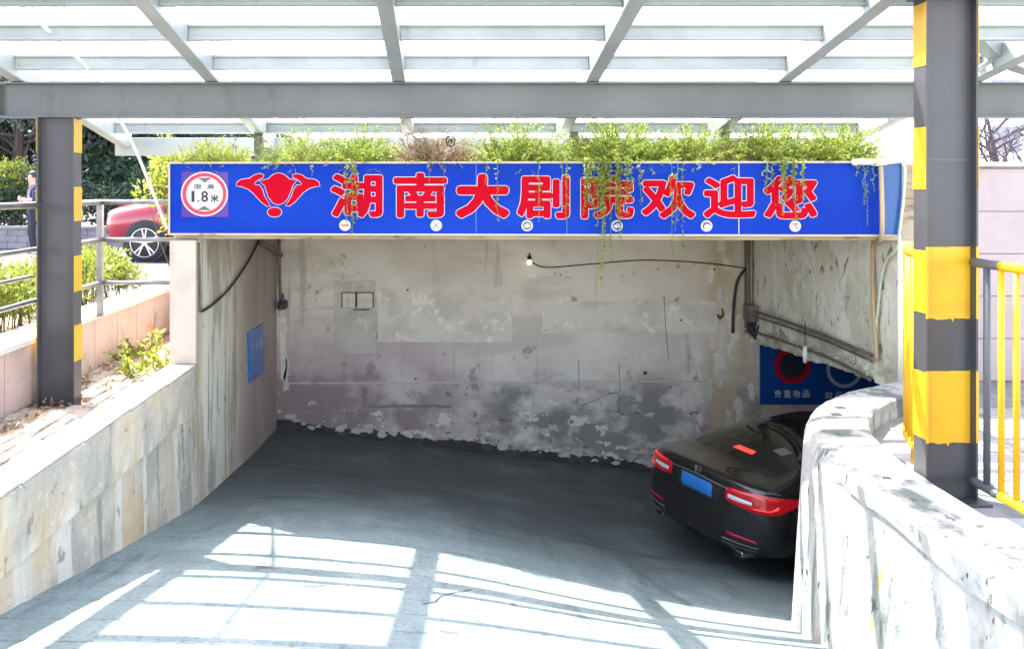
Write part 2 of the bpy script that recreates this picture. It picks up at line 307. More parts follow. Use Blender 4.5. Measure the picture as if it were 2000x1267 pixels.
g = MB()                                            # base ground with the pit left open
X0, X1, Y0, Y1 = -2.35, 9.7, -3, 13.5; B = 600
for (a, b, c, d) in ((-B, X0, -B, B), (X1, B, -B, B), (X0, X1, -B, Y0), (X0, X1, Y1, B)):
    g.add([(a, c, -.03), (b, c, -.03), (b, d, -.03), (a, d, -.03)], [(0, 1, 2, 3)])
struct(g.build('ground', M_earth, fix=False))
g = MB(); g.box(-200, -3.9, -30, 200, -.02, .33); g.box(-3.9, 3.0, 14, 200, -.02, .33)
struct(g.build('street', M_asph))
# paved forecourt on the right with its tiles
mb = MB()
mid = [(p + n * .2) for p, n in zip(WALL, WN) if p.y < 7.9]
poly = [(p.x, p.y) for p in mid] + [(4.08, 8.0), (4.08, 13.5), (9.7, 13.5), (60, 30), (60, -3), (2.44, -3)]
paving = struct(mb.prism(poly, -.05, 0).build('paving', M_pbase))
tl = MB().box(-.146, .146, -.146, .146, 0, .012).mesh('paving_tile', M_pave); k = 0
for i in range(14):
    for j in range(22):
        x = 2.75 + .3 * i; y = 2.6 + .3 * j
        dmin = min((Vector((x, y, 0)) - p).length for p in WALL)
        if x < 2.7 + .0 or dmin < .62 or (y > 7.6 and x < 4.3) or y > 8.05 or (abs(x - 2.8) < .32 and abs(y - 5.16) < .26): continue
        o = link('paving_tile', tl, paving, loc=(x, y, rnd.uniform(-.003, .003))); o.rotation_euler = (rnd.uniform(-.006, .006), rnd.uniform(-.006, .006), rnd.uniform(-.01, .01))
# ------------------------------------------------------------------ left ramp wall, brick strip, planter
mb = MB(); ys_ = np.linspace(-1, 7.93, 90); rows = []
for y in ys_:
    e = .012 * nz(y * 2.1) + .006 * nz(y * 9)
    top = float(np.interp(y, [-1, 4.4, 7.93], [.27, .25, .21])) + .006 * nz(y * 3, 4)
    # upper band stands proud of the lower render, as the broken edge in the photo shows
    br = top - .385 + .03 * nz(y * 2.3, 1) + .012 * nz(y * 11, 2)
    rows.append([(-2.36, y, -2.2), (-2.36, y, top), (-2.155, y, top), (-2.14, y, top - .012), (-2.14 + e * .3, y, br), (-2.185 + e * .4, y, br - .02), (-2.172 + e, y, -.55), (-2.155 + e, y, -2.2)])
for r in rows: mb.v += r
n = 8
for j in range(len(rows) - 1):
    for i in range(n): a = j * n + i; b = j * n + (i + 1) % n; mb.f.append((a, b, b + n, a + n))
mb.f += [tuple(range(n)), tuple(range((len(rows) - 1) * n, len(rows) * n))]
tag(mb.build('ramp_wall', M_lwall), 'low stained grey retaining wall along the ramp beside the brick strip', 'wall')
mb = MB()
for y0, y1 in zip(np.linspace(-1, 7.9, 12)[:-1], np.linspace(-1, 7.9, 12)[1:]):
    z = float(np.interp((y0 + y1) / 2, [-1, 4.4, 7.93], [.27, .25, .21])) + .004
    mb.box(-2.37, -2.14, y0, y1 - .004, z, z + .012)
mb.build('coping', M_cap, bpy.data.objects['ramp_wall'], bevel=.004)
g = MB(); g.box(-3.9, -2.36, -3, 13, -.2, .105); strip = struct(g.build('path', M_sand))
bk = MB().box(-.047, .047, -.097, .097, -.03, .03).mesh('paver', M_brick)
for j in range(36):
    for i in range(7):
        x = -3.03 + i * .1 + rnd.uniform(-.006, .006); y = 3.0 + j * .202 + (.1 if i % 2 else 0) + rnd.uniform(-.006, .006)
        if y > 9.6 or (x < -2.72 and abs(y - 6.92) < .16): continue
        if x < -2.85 and nz(y * 1.4, 3) > .12: continue
        o = link('paver', bk, strip, loc=(x, y, .112 + rnd.uniform(-.008, .008))); o.rotation_euler = (rnd.uniform(-.03, .03), rnd.uniform(-.03, .03), rnd.uniform(-.05, .05))
pw = thing('planter_wall', (-3.2, 6, .1), 'low pink tiled planter wall with white coping under the dark railing', 'wall')
MB().box(-3.38, -3.12, 2, 10.4, 0, .58).build('core', M_conc, pw)
MB().box(-3.41, -2.2, 10.4, 10.62, 0, .58).build('core', M_conc, pw)
tp = MB().box(-.013, .013, -.272, .272, -.22, .22).mesh('tile', M_pink)
for k in range(15): link('tile', tp, pw, loc=(-3.105, 2.3 + k * .555, .355))
cp = MB().box(-.18, .18, -.41, .41, -.02, .024).mesh('coping_stone', M_cap)
for k in range(10): link('coping_stone', cp, pw, bevel=.006, loc=(-3.25, 2.42 + k * .824, .60))
bed = MB(); bed.box(-4.6, -3.38, 2, 11, 0, .50); struct(bed.build('soil_bed', M_sand))
# railing on the planter
rl = thing('railing', (-3.2, 6, .62), 'dark metal handrail with thin rails standing on the planter wall coping', 'railing')
for y in (8.14, 5.3, 2.6): MB().box(-3.075, -3.025, y - .025, y + .025, .61, 1.6).build('post', M_rail, rl, bevel=.004)
for z, r in ((1.615, .026), (1.285, .019), (1.09, .015), (.905, .019)):
    MB().tube([(-3.05, 2, z), (-3.05, 6.8 if z == 1.09 else 8.14, z)], r, 12).build('rail', M_rail, rl, True)
for z, r in ((1.615, .024), (1.285, .019), (.905, .019)):
    MB().tube([(-3.05, 8.14, z), (-2.32, 8.14, z)], r, 12).build('rail', M_rail, rl, True)

# ------------------------------------------------------------------ curved wall on the right
mb = MB(); n = 9
for i, (p, q) in enumerate(zip(WALL, WN)):
    s = i * .13; top = .15 + .008 * nz(s * 2) + .004 * nz(s * 9)
    lip = .10 + .05 * nz(s * 1.7, 5) + .02 * nz(s * 7, 6); rough = .012 * nz(s * 2.4, 2) + .006 * nz(s * 8, 3)
    under = min(1., max(0., (p.x - 3.9) / .1)) if p.y > 7 else 0.
    tp_ = top * (1 - under) + (-.07) * under
    far_ = min(1., max(0., (p.y - 4.9) / .7)); lg = .028 * (1 - far_); rd = .02 + .07 * far_
    prof = [(.40, -.08), (.40 + .01 * nz(s * 5), tp_ - .015), (.385, tp_), (.012 + rd, tp_ + .002), (.3 * rd * far_ + rough, tp_ - .02), (.004 + rough - .01 * far_, tp_ - lip), (.004 + lg + rough - .012 * far_, tp_ - lip - .02), (-.05 + rough * 2, -.75), (-.15 + rough, -2.4)]
    for d, z in prof: mb.v.append(tuple(p + q * d + Vector((0, 0, z))))
for j in range(len(WALL) - 1):
    for i in range(n - 1): a = j * n + i; mb.f.append((a, a + 1, a + 1 + n, a + n))
mb.f += [tuple(range(n)), tuple(range((len(WALL) - 1) * n, len(WALL) * n))]
cw = tag(mb.build('curved_wall', M_rwall), 'thick whitewashed curved concrete wall on the inside of the ramp bend', 'wall')
cav = MB()                                          # short pipe stubs / chips on its top
for px, py in ((1640, 795), (1632, 808)):
    p = P(px, py, 1800 * (EYE - .154) / (py - CY)); cav.box(p.x - .035, p.x + .035, p.y - .03, p.y + .03, .13, .157)
cav.build('socket_hole', M_tar, cw)
MB().bar(P(1606, 942, 5.62), P(1632, 942, 5.62), .02, .03).build('bracket', M_rub, cw)

# ------------------------------------------------------------------ garage entrance
en = thing('garage_entrance', (.8, 10, -1), 'weathered concrete underground garage entrance with a planted roof', 'garage')
SA, SB = Vector((-2.376, 7.95, 0)), Vector((3.80, 7.70, 0))
sU = (SB - SA).normalized(); sN = Vector((sU.y, -sU.x, 0))
MB().box(-2.36, -2.16, 8.0, 12.05, -2.4, 1.29).build('side_wall', M_in_l, en)
MB().box(-2.376, -2.15, 7.935, 8.0, .225, 1.285).build('pier', M_cream, en, bevel=.006)
MB().prism([(-2.376, 8.06), (3.80, 7.81), (4.1, 7.81), (4.1, 8.3), (-2.376, 8.3)], 1.295, 1.94).build('lintel', M_soffit, en, bevel=.008)
MB().box(-2.376, 4.1, 8.3, 12.2, 1.30, 1.9).build('roof', M_ceil, en)
MB().box(-2.36, 5.75, 11.8, 12.1, -2.6, 1.296).build('back_wall', M_back, en)
MB().prism([(5.75, 11.8), (7.2, 13.3), (9.7, 13.3), (9.7, 13.6), (5.75, 13.6)], -2.9, -.07).build('back_wall', M_back, en)
MB().box(9.62, 9.8, 8.6, 13.4, -3, -.07).build('side_wall', M_in_l, en)
MB().extr([(3.86, 7.86, .04), (3.86, 11.8, -.19), (3.86, 11.8, 1.294), (3.86, 7.86, 1.294)], (.24, 0, 0)).build('cross_wall', M_head, en)
MB().box(4.1, 9.7, 7.9, 13.5, -.072, -.052).build('passage_ceiling', M_ceil, en)
mb = MB()                                           # ledge lines, patched vents and the tarred foot of the back wall
def BW(px, py, D=11.8): return P(px, py, D)
a, b = BW(556, 748), BW(1385, 744); mb.bar(a + Vector((0, -.006, 0)), b + Vector((0, -.006, 0)), .02, .022); mb.build('ledge', M_cap, en, bevel=.003)
a, b = BW(572, 602), BW(730, 602); MB().bar(a + Vector((0, -.005, 0)), b + Vector((0, -.005, 0)), .014, .018).build('ledge', M_cap, en)
for x0, x1 in ((669, 694), (698, 728)):
    a, b = BW(x0, 572), BW(x1, 600); MB().box(a.x - .012, b.x + .012, 11.79, 11.8, b.z - .012, a.z + .012).build('vent_gap', M_tar, en); MB().box(a.x, b.x, 11.77, 11.8, b.z, a.z).build('vent_cover', M_back, en, bevel=.008)
a, b = BW(690, 603), BW(722, 604); MB().box(a.x, b.x, 11.785, 11.8, b.z - .01, a.z).build('slot', M_tar, en)
for x, y0, y1 in ((650, 530, 745), (735, 560, 675)):
    a, b = BW(x, y0), BW(x, y1); MB().box(a.x, a.x + .012, 11.792, 11.8, b.z, a.z).build('plaster_ridge', M_back, en)
mb = MB(); N_ = 260
for k in range(N_ + 1):
    x = -2.16 + 5.9 * k / N_; z0 = fz(x, 11.75) - .05; t = .10 + .05 * nz(x * 1.7) + .05 * max(0, nz(x * 6, 3)) + .03 * nz(x * 19, 2)
    mb.v += [(x, 11.76, z0), (x, 11.790, fz(x, 11.75) + max(.015, t * .8)), (x, 11.80, fz(x, 11.75) + max(.03, t))]
for k in range(N_):
    for i in range(2): a = k * 3 + i; mb.f.append((a, a + 3, a + 4, a + 1))
mb.build('tarred_foot', M_tar, en)
def toned(nm, c): return mat(nm, c, .85, layers=[dict(c=tuple(v * .8 for v in c), s=(2.5, 1, 3), lo=.45, hi=.58, k=.8, d=9), dict(c=tuple(min(1, v * 1.25) for v in c), s=6, lo=.58, hi=.64, k=.7, d=8)], bump=(6, .6, .02))
M_p1, M_p2, M_p3 = toned('pale_patch', (.66, .605, .53)), toned('grey_patch', (.52, .475, .42)), toned('bare_render', (.26, .22, .21))
def wpatch(px0, px1, py0, py1, m_, th, rag, nm='plaster_patch', n=10):
    a, b = BW(px0, py0), BW(px1, py1); cor = [(a.x, a.z), (b.x, a.z), (b.x, b.z), (a.x, b.z)]; pts = []
    for (x0, z0), (x1, z1) in zip(cor, cor[1:] + cor[:1]):
        for k in range(n): t_ = k / n; pts.append((x0 + (x1 - x0) * t_ + rag * rnd.uniform(-1, 1), 11.8 - th, z0 + (z1 - z0) * t_ + rag * rnd.uniform(-1, 1)))
    MB().extr(pts, (0, th + .001, 0)).build(nm, m_, en)
wpatch(652, 734, 548, 690, M_p2, .0022, .004); wpatch(738, 1000, 560, 668, M_p1, .0016, .006); wpatch(1060, 1400, 588, 650, M_p1, .0018, .006); wpatch(706, 718, 756, 795, M_p3, .002, .012); wpatch(716, 880, 790, 796, M_p3, .0023, .012)
wpatch(1150, 1205, 770, 800, M_p2, .0024, .01)
for k in range(34):
    px = rnd.choice([rnd.uniform(560, 1420), rnd.uniform(900, 1380), rnd.uniform(1100, 1400)]); py = rnd.triangular(765, 885, 850) + (px - 900) * .05; w_ = rnd.uniform(5, 26); h_ = rnd.uniform(3, 12)
    wpatch(px, px + w_, py, py + h_, rnd.choice([M_p1, M_p1, M_p3, M_p2]), .0012 + .00006 * k, .018, 'peeled_patch', 4)
for px, py, w_, h_ in ((1385, 620, 14, 60), (1395, 690, 20, 50), (1375, 740, 16, 40), (1400, 560, 12, 40), (1418, 800, 12, 40), (548, 610, 10, 130), (556, 700, 8, 60)): wpatch(px, px + w_, py, py + h_, M_p1, .004, .02, 'peeled_patch', 6)
mb = MB()                                           # plaster flakes over the tar
for k in range(44):
    x = rnd.choice([rnd.gauss(-1.6, .3), rnd.gauss(-.8, .3), rnd.uniform(-2.1, 3.4), rnd.gauss(1.9, .4)]); x = min(max(x, -2.1), 3.5); z = fz(x, 11.75) + rnd.uniform(.05, .2); sz = rnd.uniform(.015, .11) * rnd.uniform(.5, 1)
    m_ = rnd.randint(9, 14); y = 11.782 - .004 * rnd.random()
    mb.extr([(x + sz * rnd.uniform(.5, 1.35) * math.cos(6.283 * q / m_), y, z + .5 * sz * rnd.uniform(.4, 1.35) * math.sin(6.283 * q / m_)) for q in range(m_)], (0, .004, 0))
fl = mb.build('plaster_flakes', M_cap, en); fl['kind'] = 'stuff'
mb = MB()                                           # broken lower edge of the cross wall
for k in range(40):
    y = 7.95 + k * .096; mb.box(3.83 + rnd.uniform(-.02, .02), 3.9, y, y + rnd.uniform(.07, .13), .04 - .0584 * (y - 7.86) + rnd.uniform(-.02, .03), .14 - .0584 * (y - 7.86) + rnd.uniform(-.03, .04))
cr = mb.build('crumbled_edge', M_head, en, bevel=.01); cr['kind'] = 'stuff'

# ------------------------------------------------------------------ text helper
_g = {}
def glyph(ch):
    if ch not in _g:
        cu = bpy.data.curves.new('t', 'FONT'); cu.body = ch; cu.size = 1; cu.resolution_u = 3
        o = bpy.data.objects.new('t', cu); COL.objects.link(o)
        me = bpy.data.meshes.new_from_object(o.evaluated_get(bpy.context.evaluated_depsgraph_get()))
        v = np.array([tuple(q.co)[:2] for q in me.vertices]); f = [tuple(p.vertices) for p in me.polygons]
        bpy.data.objects.remove(o); bpy.data.curves.remove(cu); bpy.data.meshes.remove(me)
        lo, hi = v.min(0), v.max(0); _g[ch] = ((v - lo) / np.maximum(hi - lo, 1e-6), f)
    return _g[ch]
def char(mb, ch, box, fn, r=0., h=.001, bold=None):  # box px: x0,x1,y0,y1 ; fn(px,py,off)->world
    v, f = glyph(ch); x0, x1, y0, y1 = box
    sh = [(0, 0)] if r == 0 else [(r * math.cos(6.2832 * k / 12), r * math.sin(6.2832 * k / 12)) for k in range(12)] + [(0, 0)]
    for k, (dx, dy) in enumerate(sh):
        mb.add([fn(x0 + r0 + (x1 - x0 - 2 * r0) * a + dx, y1 - r0 - (y1 - y0 - 2 * r0) * b + dy, h + k * .00006) for a, b in v for r0 in [bold or r]], f)
# ------------------------------------------------------------------ the big sign
sg = thing('entrance_sign', SA + Vector((0, 0, 1.35)), 'long blue banner sign with red Chinese lettering above the garage opening', 'sign')
sL = (SB - SA).length
def SX(px, py, off=0.):
    # ray of the pixel met with the vertical sign plane
    d = Vector(((px - CX) / F, 1, -(py - CY) / F)); n = Vector((sU.y, -sU.x, 0)); t = n.dot(SA - Vector((0, 0, 0))) / n.dot(d)
    q = d * t; q.z += EYE; return q + n * off
assert sN.y < 0
zb, zt = 1.347, 1.952
c = [SA, SB]
MB().prism([(SA.x, SA.y), (SB.x, SB.y), (SB.x, SB.y + .10), (SA.x, SA.y + .10)], zb, zt).build('panel', M_blue, sg)
for z0, z1 in ((zb - .012, zb + .004), (zt - .004, zt + .014)):
    q = [SA + sN * .012, SB + sN * .012, SB - sN * .11, SA - sN * .11]; MB().prism([(p.x, p.y) for p in q], z0, z1).build('edge_strip', M_alu, sg)
MB().prism([(SA.x - .014, SA.y - .012), (SA.x + .003, SA.y - .012), (SA.x + .003, SA.y + .1), (SA.x - .014, SA.y + .1)], zb - .01, zt + .012).build('edge_strip', M_alu, sg)
q = [SX(1722, 400, .014), SX(1760, 400, .014)]; MB().prism([(q[0].x, q[0].y), (q[1].x, q[1].y), (q[1].x, q[1].y + .1), (q[0].x, q[0].y + .1)], zb + .006, zt - .006).build('end_panel', mat('darker_blue_vinyl', (.003, .07, .27), .35), sg)
for px in (930, 1443, 1107):
    a = SX(px, 320, .0012); MB().prism([(a.x - .004, a.y), (a.x + .004, a.y), (a.x + .004, a.y + .05), (a.x - .004, a.y + .05)], zb + .005, zt - .005).build('seam', M_alu if px == 1443 else mat('seam_blue', (.02, .06, .4), .3), sg)
for ch, box in zip('湖南大剧院欢迎您', ((645, 748, 339, 426), (768, 874, 337, 426), (889, 996, 339, 427), (1009, 1113, 341, 428), (1134, 1239, 342, 428), (1252, 1359, 342, 428), (1373, 1477, 341, 427), (1490, 1597, 343, 428))):
    rb = 3.4 if ch not in '大' else 5.4
    o = MB(); char(o, ch, box, SX, rb, .0032, rb + .6); ob = o.build('character', M_red, sg, fix=False)
    o = MB(); char(o, ch, box, SX, rb + 1.35, .0014, rb + .6); o.build('outline', M_white, ob, fix=False)
def crop4(x, y): return (340 + x / 6.25, 320 + y / 6.25)
mid_ = [(1040, 210), (1155, 185), (1178, 158), (1222, 125), (1275, 112), (1330, 125), (1380, 160), (1405, 185), (1500, 205), (1450, 260), (1425, 330), (1390, 420), (1335, 480), (1270, 500), (1205, 475), (1150, 400), (1125, 320), (1108, 268)]
wing = [(760, 270), (772, 225), (820, 192), (920, 180), (980, 138), (1040, 120), (1095, 135), (1088, 165), (1030, 195), (985, 230), (985, 257), (1040, 260), (1078, 310), (1105, 400), (1178, 512), (1130, 515), (1060, 460), (960, 350), (900, 305), (830, 280)]
wing2 = [(2540 - x, y) for x, y in wing]
oval = [(1228 + 85 * math.cos(t), 590 + 58 * math.sin(t)) for t in np.linspace(0, 6.2832, 25)[:-1]]
def grow(poly, d):
    n = len(poly); A = sum(poly[i][0] * poly[(i + 1) % n][1] - poly[(i + 1) % n][0] * poly[i][1] for i in range(n)); s = 1 if A > 0 else -1; out = []
    for i in range(n):
        a, b, c_ = Vector(poly[i - 1]), Vector(poly[i]), Vector(poly[(i + 1) % n]); e1 = (b - a).normalized(); e2 = (c_ - b).normalized()
        nn = Vector((e1.y + e2.y, -(e1.x + e2.x))); l = nn.length; nn = nn / max(l, .3) * s; out.append((b.x + nn.x * d, b.y + nn.y * d))
    return out
for pl in (mid_, wing, wing2, oval):
    o = MB().extr([SX(*crop4(*p), .0042) for p in pl], sN * -.003).build('emblem_shape', M_red, sg)
    MB().extr([SX(*crop4(*p), .0026) for p in grow(pl, 7)], sN * -.002).build('outline', M_white, o)
# height limit roundel
def disc(cx, cy, rx, ry, off, nm, m, par, fn=SX, nn=None):
    return MB().extr([fn(cx + rx * math.cos(t), cy + ry * math.sin(t), off) for t in np.linspace(0, 6.2832, 49)[:-1]], (nn or sN) * -.0015).build(nm, m, par)
ro = MB().extr([SX(355, 336, .003), SX(446, 336, .003), SX(446, 424, .003), SX(355, 424, .003)], sN * -.002).build('height_limit_sticker', M_purple, sg)
disc(399.6, 379, 46, 43.6, .005, 'rim', M_white, ro); disc(399.6, 379, 43, 40.8, .0062, 'ring', mat('ring_red', (.72, .025, .06), .4), ro); disc(400, 379, 36, 34, .0074, 'face', M_white, ro)
for t3 in (((387, 347.5), (414, 347.5), (400.5, 357)), ((385, 410.5), (413, 410.5), (399.5, 402))):
    MB().extr([SX(*p, .0088) for p in t3], sN * -.001).build('arrow', M_greyp, ro)
o = MB()
for ch, bx_ in (('限', (380.5, 394, 360, 369.5)), ('高', (405.5, 419, 360, 369.5)), ('1', (374.5, 380.5, 373, 394.5)), ('8', (393.5, 407, 373, 394.5)), ('米', (411.5, 428, 380, 395))):
    char(o, ch, bx_, SX, .5 if ch in '18米' else .12, .0088)
o.add([SX(386, 391.5, .0088), SX(389.5, 391.5, .0088), SX(389.5, 394.5, .0088), SX(386, 394.5, .0088)], [(0, 1, 2, 3)])
o.build('lettering', M_black, ro, fix=False)
for k, cx in enumerate((674, 852, 1029.5, 1205, 1380, 1553)):
    cy = 440 + .35 * k; ic = disc(cx, cy, 11.2, 11, .004, 'pictogram', M_white, sg)
    o = MB(); bar = lambda a, b, wd: o.bar(SX(cx + a[0], cy + a[1], .006), SX(cx + b[0], cy + b[1], .006), .001, wd * .0043, up=(0, 0, 1)) if abs(a[1] - b[1]) < 3 else o.bar(SX(cx + a[0], cy + a[1], .006), SX(cx + b[0], cy + b[1], .006), wd * .0043, .001, up=sN)
    if k == 0: bar((-7.5, 0), (7.5, 0), 2.2)
    elif k == 1: bar((-5.5, -5.5), (5.5, 5.5), 1.3); bar((-5.5, 5.5), (5.5, -5.5), 1.3)
    elif k in (2, 3):
        disc(cx, cy, 8.3, 8.1, .0056, 'ring', M_greyp if k == 2 else M_blue2, ic); disc(cx, cy + .8, 6.3, 3.4, .007, 'car_shape', M_white, ic); disc(cx + 1, cy - 1.4, 3.6, 3.2, .0074, 'car_roof', M_white, ic)
    elif k == 4:
        disc(cx, cy, 8.3, 8.1, .0056, 'ring', M_greyp, ic); disc(cx + 1.4, cy + 2.2, 6.2, 5.8, .007, 'arrow_bend', M_white, ic)
    else:
        bar((-6, -4), (6, -5), 1.4); bar((-3, -1), (4, -2), 1.4); bar((1, 3), (5, 3.5), 2)
    if o.v: o.build('bar' if k < 2 else 'figure', M_red if k == 0 else (M_greyp if k == 1 else M_red), ic, fix=False)

# ------------------------------------------------------------------ canopy
cn = thing('canopy', (0, 6, 0), 'grey steel canopy with striped columns, pale rafters and frosted roof panes', 'canopy')
def zr(D): return 2.53 - .17 * (D - 6.92)
RX = [-3.2, -1.75, -.35, 1.10, 2.54, 3.97]; YA, YB = 2.6, 9.25
for x in RX:
    MB().bar((x, YA, zr(YA) + .08), (x, YB, zr(YB) + .08), .10, .16).build('rafter', M_light, cn, bevel=.008)
PD = [2.95, 3.57, 4.2, 4.85, 5.49, 6.11, 6.76, 7.42, 8.17, 8.8]
for y in PD:
    for a, b in zip(RX[:-1], RX[1:]):
        z = zr(y) + .05; mb = MB(); xa, xb = a + .052, b - .052
        mb.box(xa, xb, y - .02, y + .02, z, z + .105); mb.box(xa, xb, y - .038, y - .0202, z, z + .018); mb.box(xa, xb, y - .038, y - .0202, z + .088, z + .105)
        mb.build('purlin', M_light, cn, bevel=.003)
for a, b in zip(RX[:-1], RX[1:]):
    for y0, y1 in ((2.5, 4.2), (4.2, 5.49), (5.49, 6.76), (6.76, 8.17), (8.17, 9.35)):
        MB().bar(((a + b) / 2, y0 + .006, zr(y0) + .175), ((a + b) / 2, y1 - .006, zr(y1) + .175), b - a - .012, .008).build('roof_pane', M_panel, cn)
def ibeam(axis, a, b, cy, cz, hh, fw, tw=.009, tf=.012):
    pf = [(-fw / 2, -hh / 2), (fw / 2, -hh / 2), (fw / 2, -hh / 2 + tf), (tw / 2, -hh / 2 + tf), (tw / 2, hh / 2 - tf), (fw / 2, hh / 2 - tf), (fw / 2, hh / 2), (-fw / 2, hh / 2), (-fw / 2, hh / 2 - tf), (-tw / 2, hh / 2 - tf), (-tw / 2, -hh / 2 + tf), (-fw / 2, -hh / 2 + tf)]
    if axis == 'x': return MB().extr([(a, cy + p, cz + q) for p, q in pf], (b - a, 0, 0))
    return MB().extr([(cy + q, cz + p, a) for p, q in pf], (0, 0, b - a))
ibeam('x', -3.33, 5.2, 6.92, 2.398, .262, .11).build('beam', M_steel, cn, bevel=.002)
MB().box(-3.329, -3.323, 6.87, 6.914, 2.285, 2.511).build('end_plate', M_steel, cn)
ibeam('x', -3.6, 5.2, 5.16, 2.94, .24, .15).build('beam', M_steel, cn, bevel=.002)
MB().box(-3.3, 4.1, 9.2, 9.26, 2.06, 2.24).build('eave_beam', M_light, cn, bevel=.004)
for px in (506, 1121, 1415):
    x = (px - CX) / F * 8.6; MB().box(x - .04, x + .04, 8.56, 8.64, 1.9, zr(8.6) + .02).build('post', M_steel, cn, bevel=.003)
def stripe(col, m, bx): MB().box(*bx).build('yellow_band', m, col)
def ragged(col, x0, x1, y, z0, z1):
    mb = MB(); n = 30; top = []; bot = []
    for k in range(n + 1):
        x = x0 + (x1 - x0) * k / n; top.append((x, y, z1 + .006 * nz(x * 22))); bot.append((x, y, z0 - .012 * max(0, nz(x * 26, 3)) - (.02 if nz(x * 34, z0 * 9) > .38 else 0) + .008 * nz(x * 11)))
    mb.extr(top + bot[::-1], (0, .0025, 0)); mb.build('yellow_band', M_yel, col)
# right column: web faces the camera, outer faces of the flanges carry yellow bands
xc, yc, hw = 2.80, 5.16, .145
c1 = ibeam('z', 0, 2.815, xc, yc, 2 * hw, .135, tw=.012, tf=.012).build('column', M_col, cn, bevel=.002)
zz = lambda py: EYE - (py - CY) / F * 5.1
for a, b in ((128, 5), (370, 248), (612, 490), (858, 728)): stripe(c1, M_yel, (xc - hw - .003, xc - hw, yc - .069, yc + .069, zz(a), zz(b)))
for a, b in ((128, 5), (370, 248), (612, 490), (858, 728)): stripe(c1, M_yel, (xc + hw, xc + hw + .003, yc - .069, yc + .069, zz(a), zz(b)))
zw = lambda py: EYE - (py - CY) / F * 5.154
for a, b in ((622, 482), (864, 724)):
    ragged(c1, xc - hw + .0125, xc + hw - .0125, yc - .0095, zw(a), zw(b))
    for s in (-1, 1): stripe(c1, M_yel, (xc + s * (hw - .006) - .0065, xc + s * (hw - .006) + .0065, yc - .0705, yc - .0675, zz(a), zz(b)))
MB().box(xc - hw + .013, xc + hw - .013, yc - .0085, yc - .006, zw(314), zw(311)).build('weld_seam', M_dark, c1)
MB().box(xc - .19, xc + .19, yc - .13, yc + .13, .0, .016).build('base_plate', M_col, c1, bevel=.003)
MB().box(xc - .17, xc + .17, yc - .1, yc + .1, 2.80, 2.818).build('cap_plate', M_steel, c1, bevel=.003)
xc, yc, hw = -2.90, 6.92, .14
c2 = ibeam('z', .10, 2.268, xc, yc, 2 * hw, .14, tw=.012, tf=.012).build('column', M_col, cn, bevel=.002)
zz = lambda py: EYE - (py - CY) / F * 6.86
for a, b in ((298, 232), (432, 365), (570, 500), (706, 636)):
    stripe(c2, M_yel, (xc + hw, xc + hw + .003, yc - .071, yc + .071, zz(a), zz(b))); stripe(c2, M_yel, (xc - hw - .003, xc - hw, yc - .071, yc + .071, zz(a), zz(b)))
for x, y, z0, z1 in ((4.75, 6.92, 0, 2.268), (-3.55, 5.16, .3, 2.82)): ibeam('z', z0, z1, x, y, .28, .14).build('column', M_col, cn, bevel=.002)
# curved outrigger at the right end
pts = smoothline([P(1880, 30, 6.3), P(1925, 82, 6.5), P(1962, 108, 6.6), P(2010, 128, 6.7), P(2080, 140, 6.8)], 6)
mb = MB(); mb.tube(pts, .085, 4); mb.build('curved_rafter', M_light, cn)
MB().bar(P(1890, 150, 6.6), P(1950, 108, 6.6), .03, .03).build('brace', M_light, cn)
MB().box(4.02, 5.2, 6.7, 6.74, 2.62, 2.72).build('purlin', M_light, cn)
# white rope across the canopy
tag(MB().tube(smoothline([P(-40, -70, 5.1), P(30, 0, 5.6), P(195, 160, 6.97), P(235, 235, 7.42), P(272, 310, 7.9), P(326, 447, 8.2)], 8), .013, 8).build('rope', M_pvc, smooth=True), 'thin white rope slanting down from the canopy to the left end of the sign', 'rope')

# ------------------------------------------------------------------ barrier fences
def fence(name, pts, label, first=0, ht=(.13, 1.335), grp=None):
    t = thing(name, pts[0], label, 'barrier', grp)
    L_ = smoothline(pts, 10) if len(pts) > 2 else [Vector(pts[0]).lerp(Vector(pts[1]), k / 40) for k in range(41)]
    acc = [0.]
    for a, b in zip(L_[:-1], L_[1:]): acc.append(acc[-1] + (b - a).length)
    def at(s):
        i = min(max(int(np.searchsorted(acc, s)) - 1, 0), len(L_) - 2); f = (s - acc[i]) / max(acc[i + 1] - acc[i], 1e-6); return L_[i].lerp(L_[i + 1], f)
    T = acc[-1]; s = 0.; k = first
    while s < T - .01:
        e = min(T, s + .26)
        for z in ht: MB().tube([at(s + (e - s) * q / 6) + Vector((0, 0, z)) for q in range(7)], .026, 12).build('rail_band', M_yel if k % 2 else M_dark, t, True)
        s = e; k += 1
    s = .13; k = 0
    while s < T:
        p = at(s); dk = (k % 3 == 0); MB().tube([p + Vector((0, 0, .0 if k % 6 == 3 else ht[0])), p + Vector((0, 0, ht[1]))], .016 if not dk else .018, 10).build('bar', M_dark if dk else M_yel, t, True)
        s += .13; k += 1
    return t
fence('barrier_fence', [(2.915, 5.09, .0), (2.90, 2.3, .0)], 'yellow and black barred barrier running from the column beside the paved forecourt')
tt = fence('barrier_fence', [(2.83, 5.28, 0), (2.93, 5.75, 0), (3.10, 6.2, 0), (3.4, 6.62, 0), (3.9, 7.1, 0)], 'short yellow barrier curving behind the striped column along the wall top', first=1)
for o in list(tt.children):
    if o.name.startswith('bar'): o.data.materials[0] = M_yel
    elif o.name.startswith('rail_band'): o.data.materials[0] = M_yel

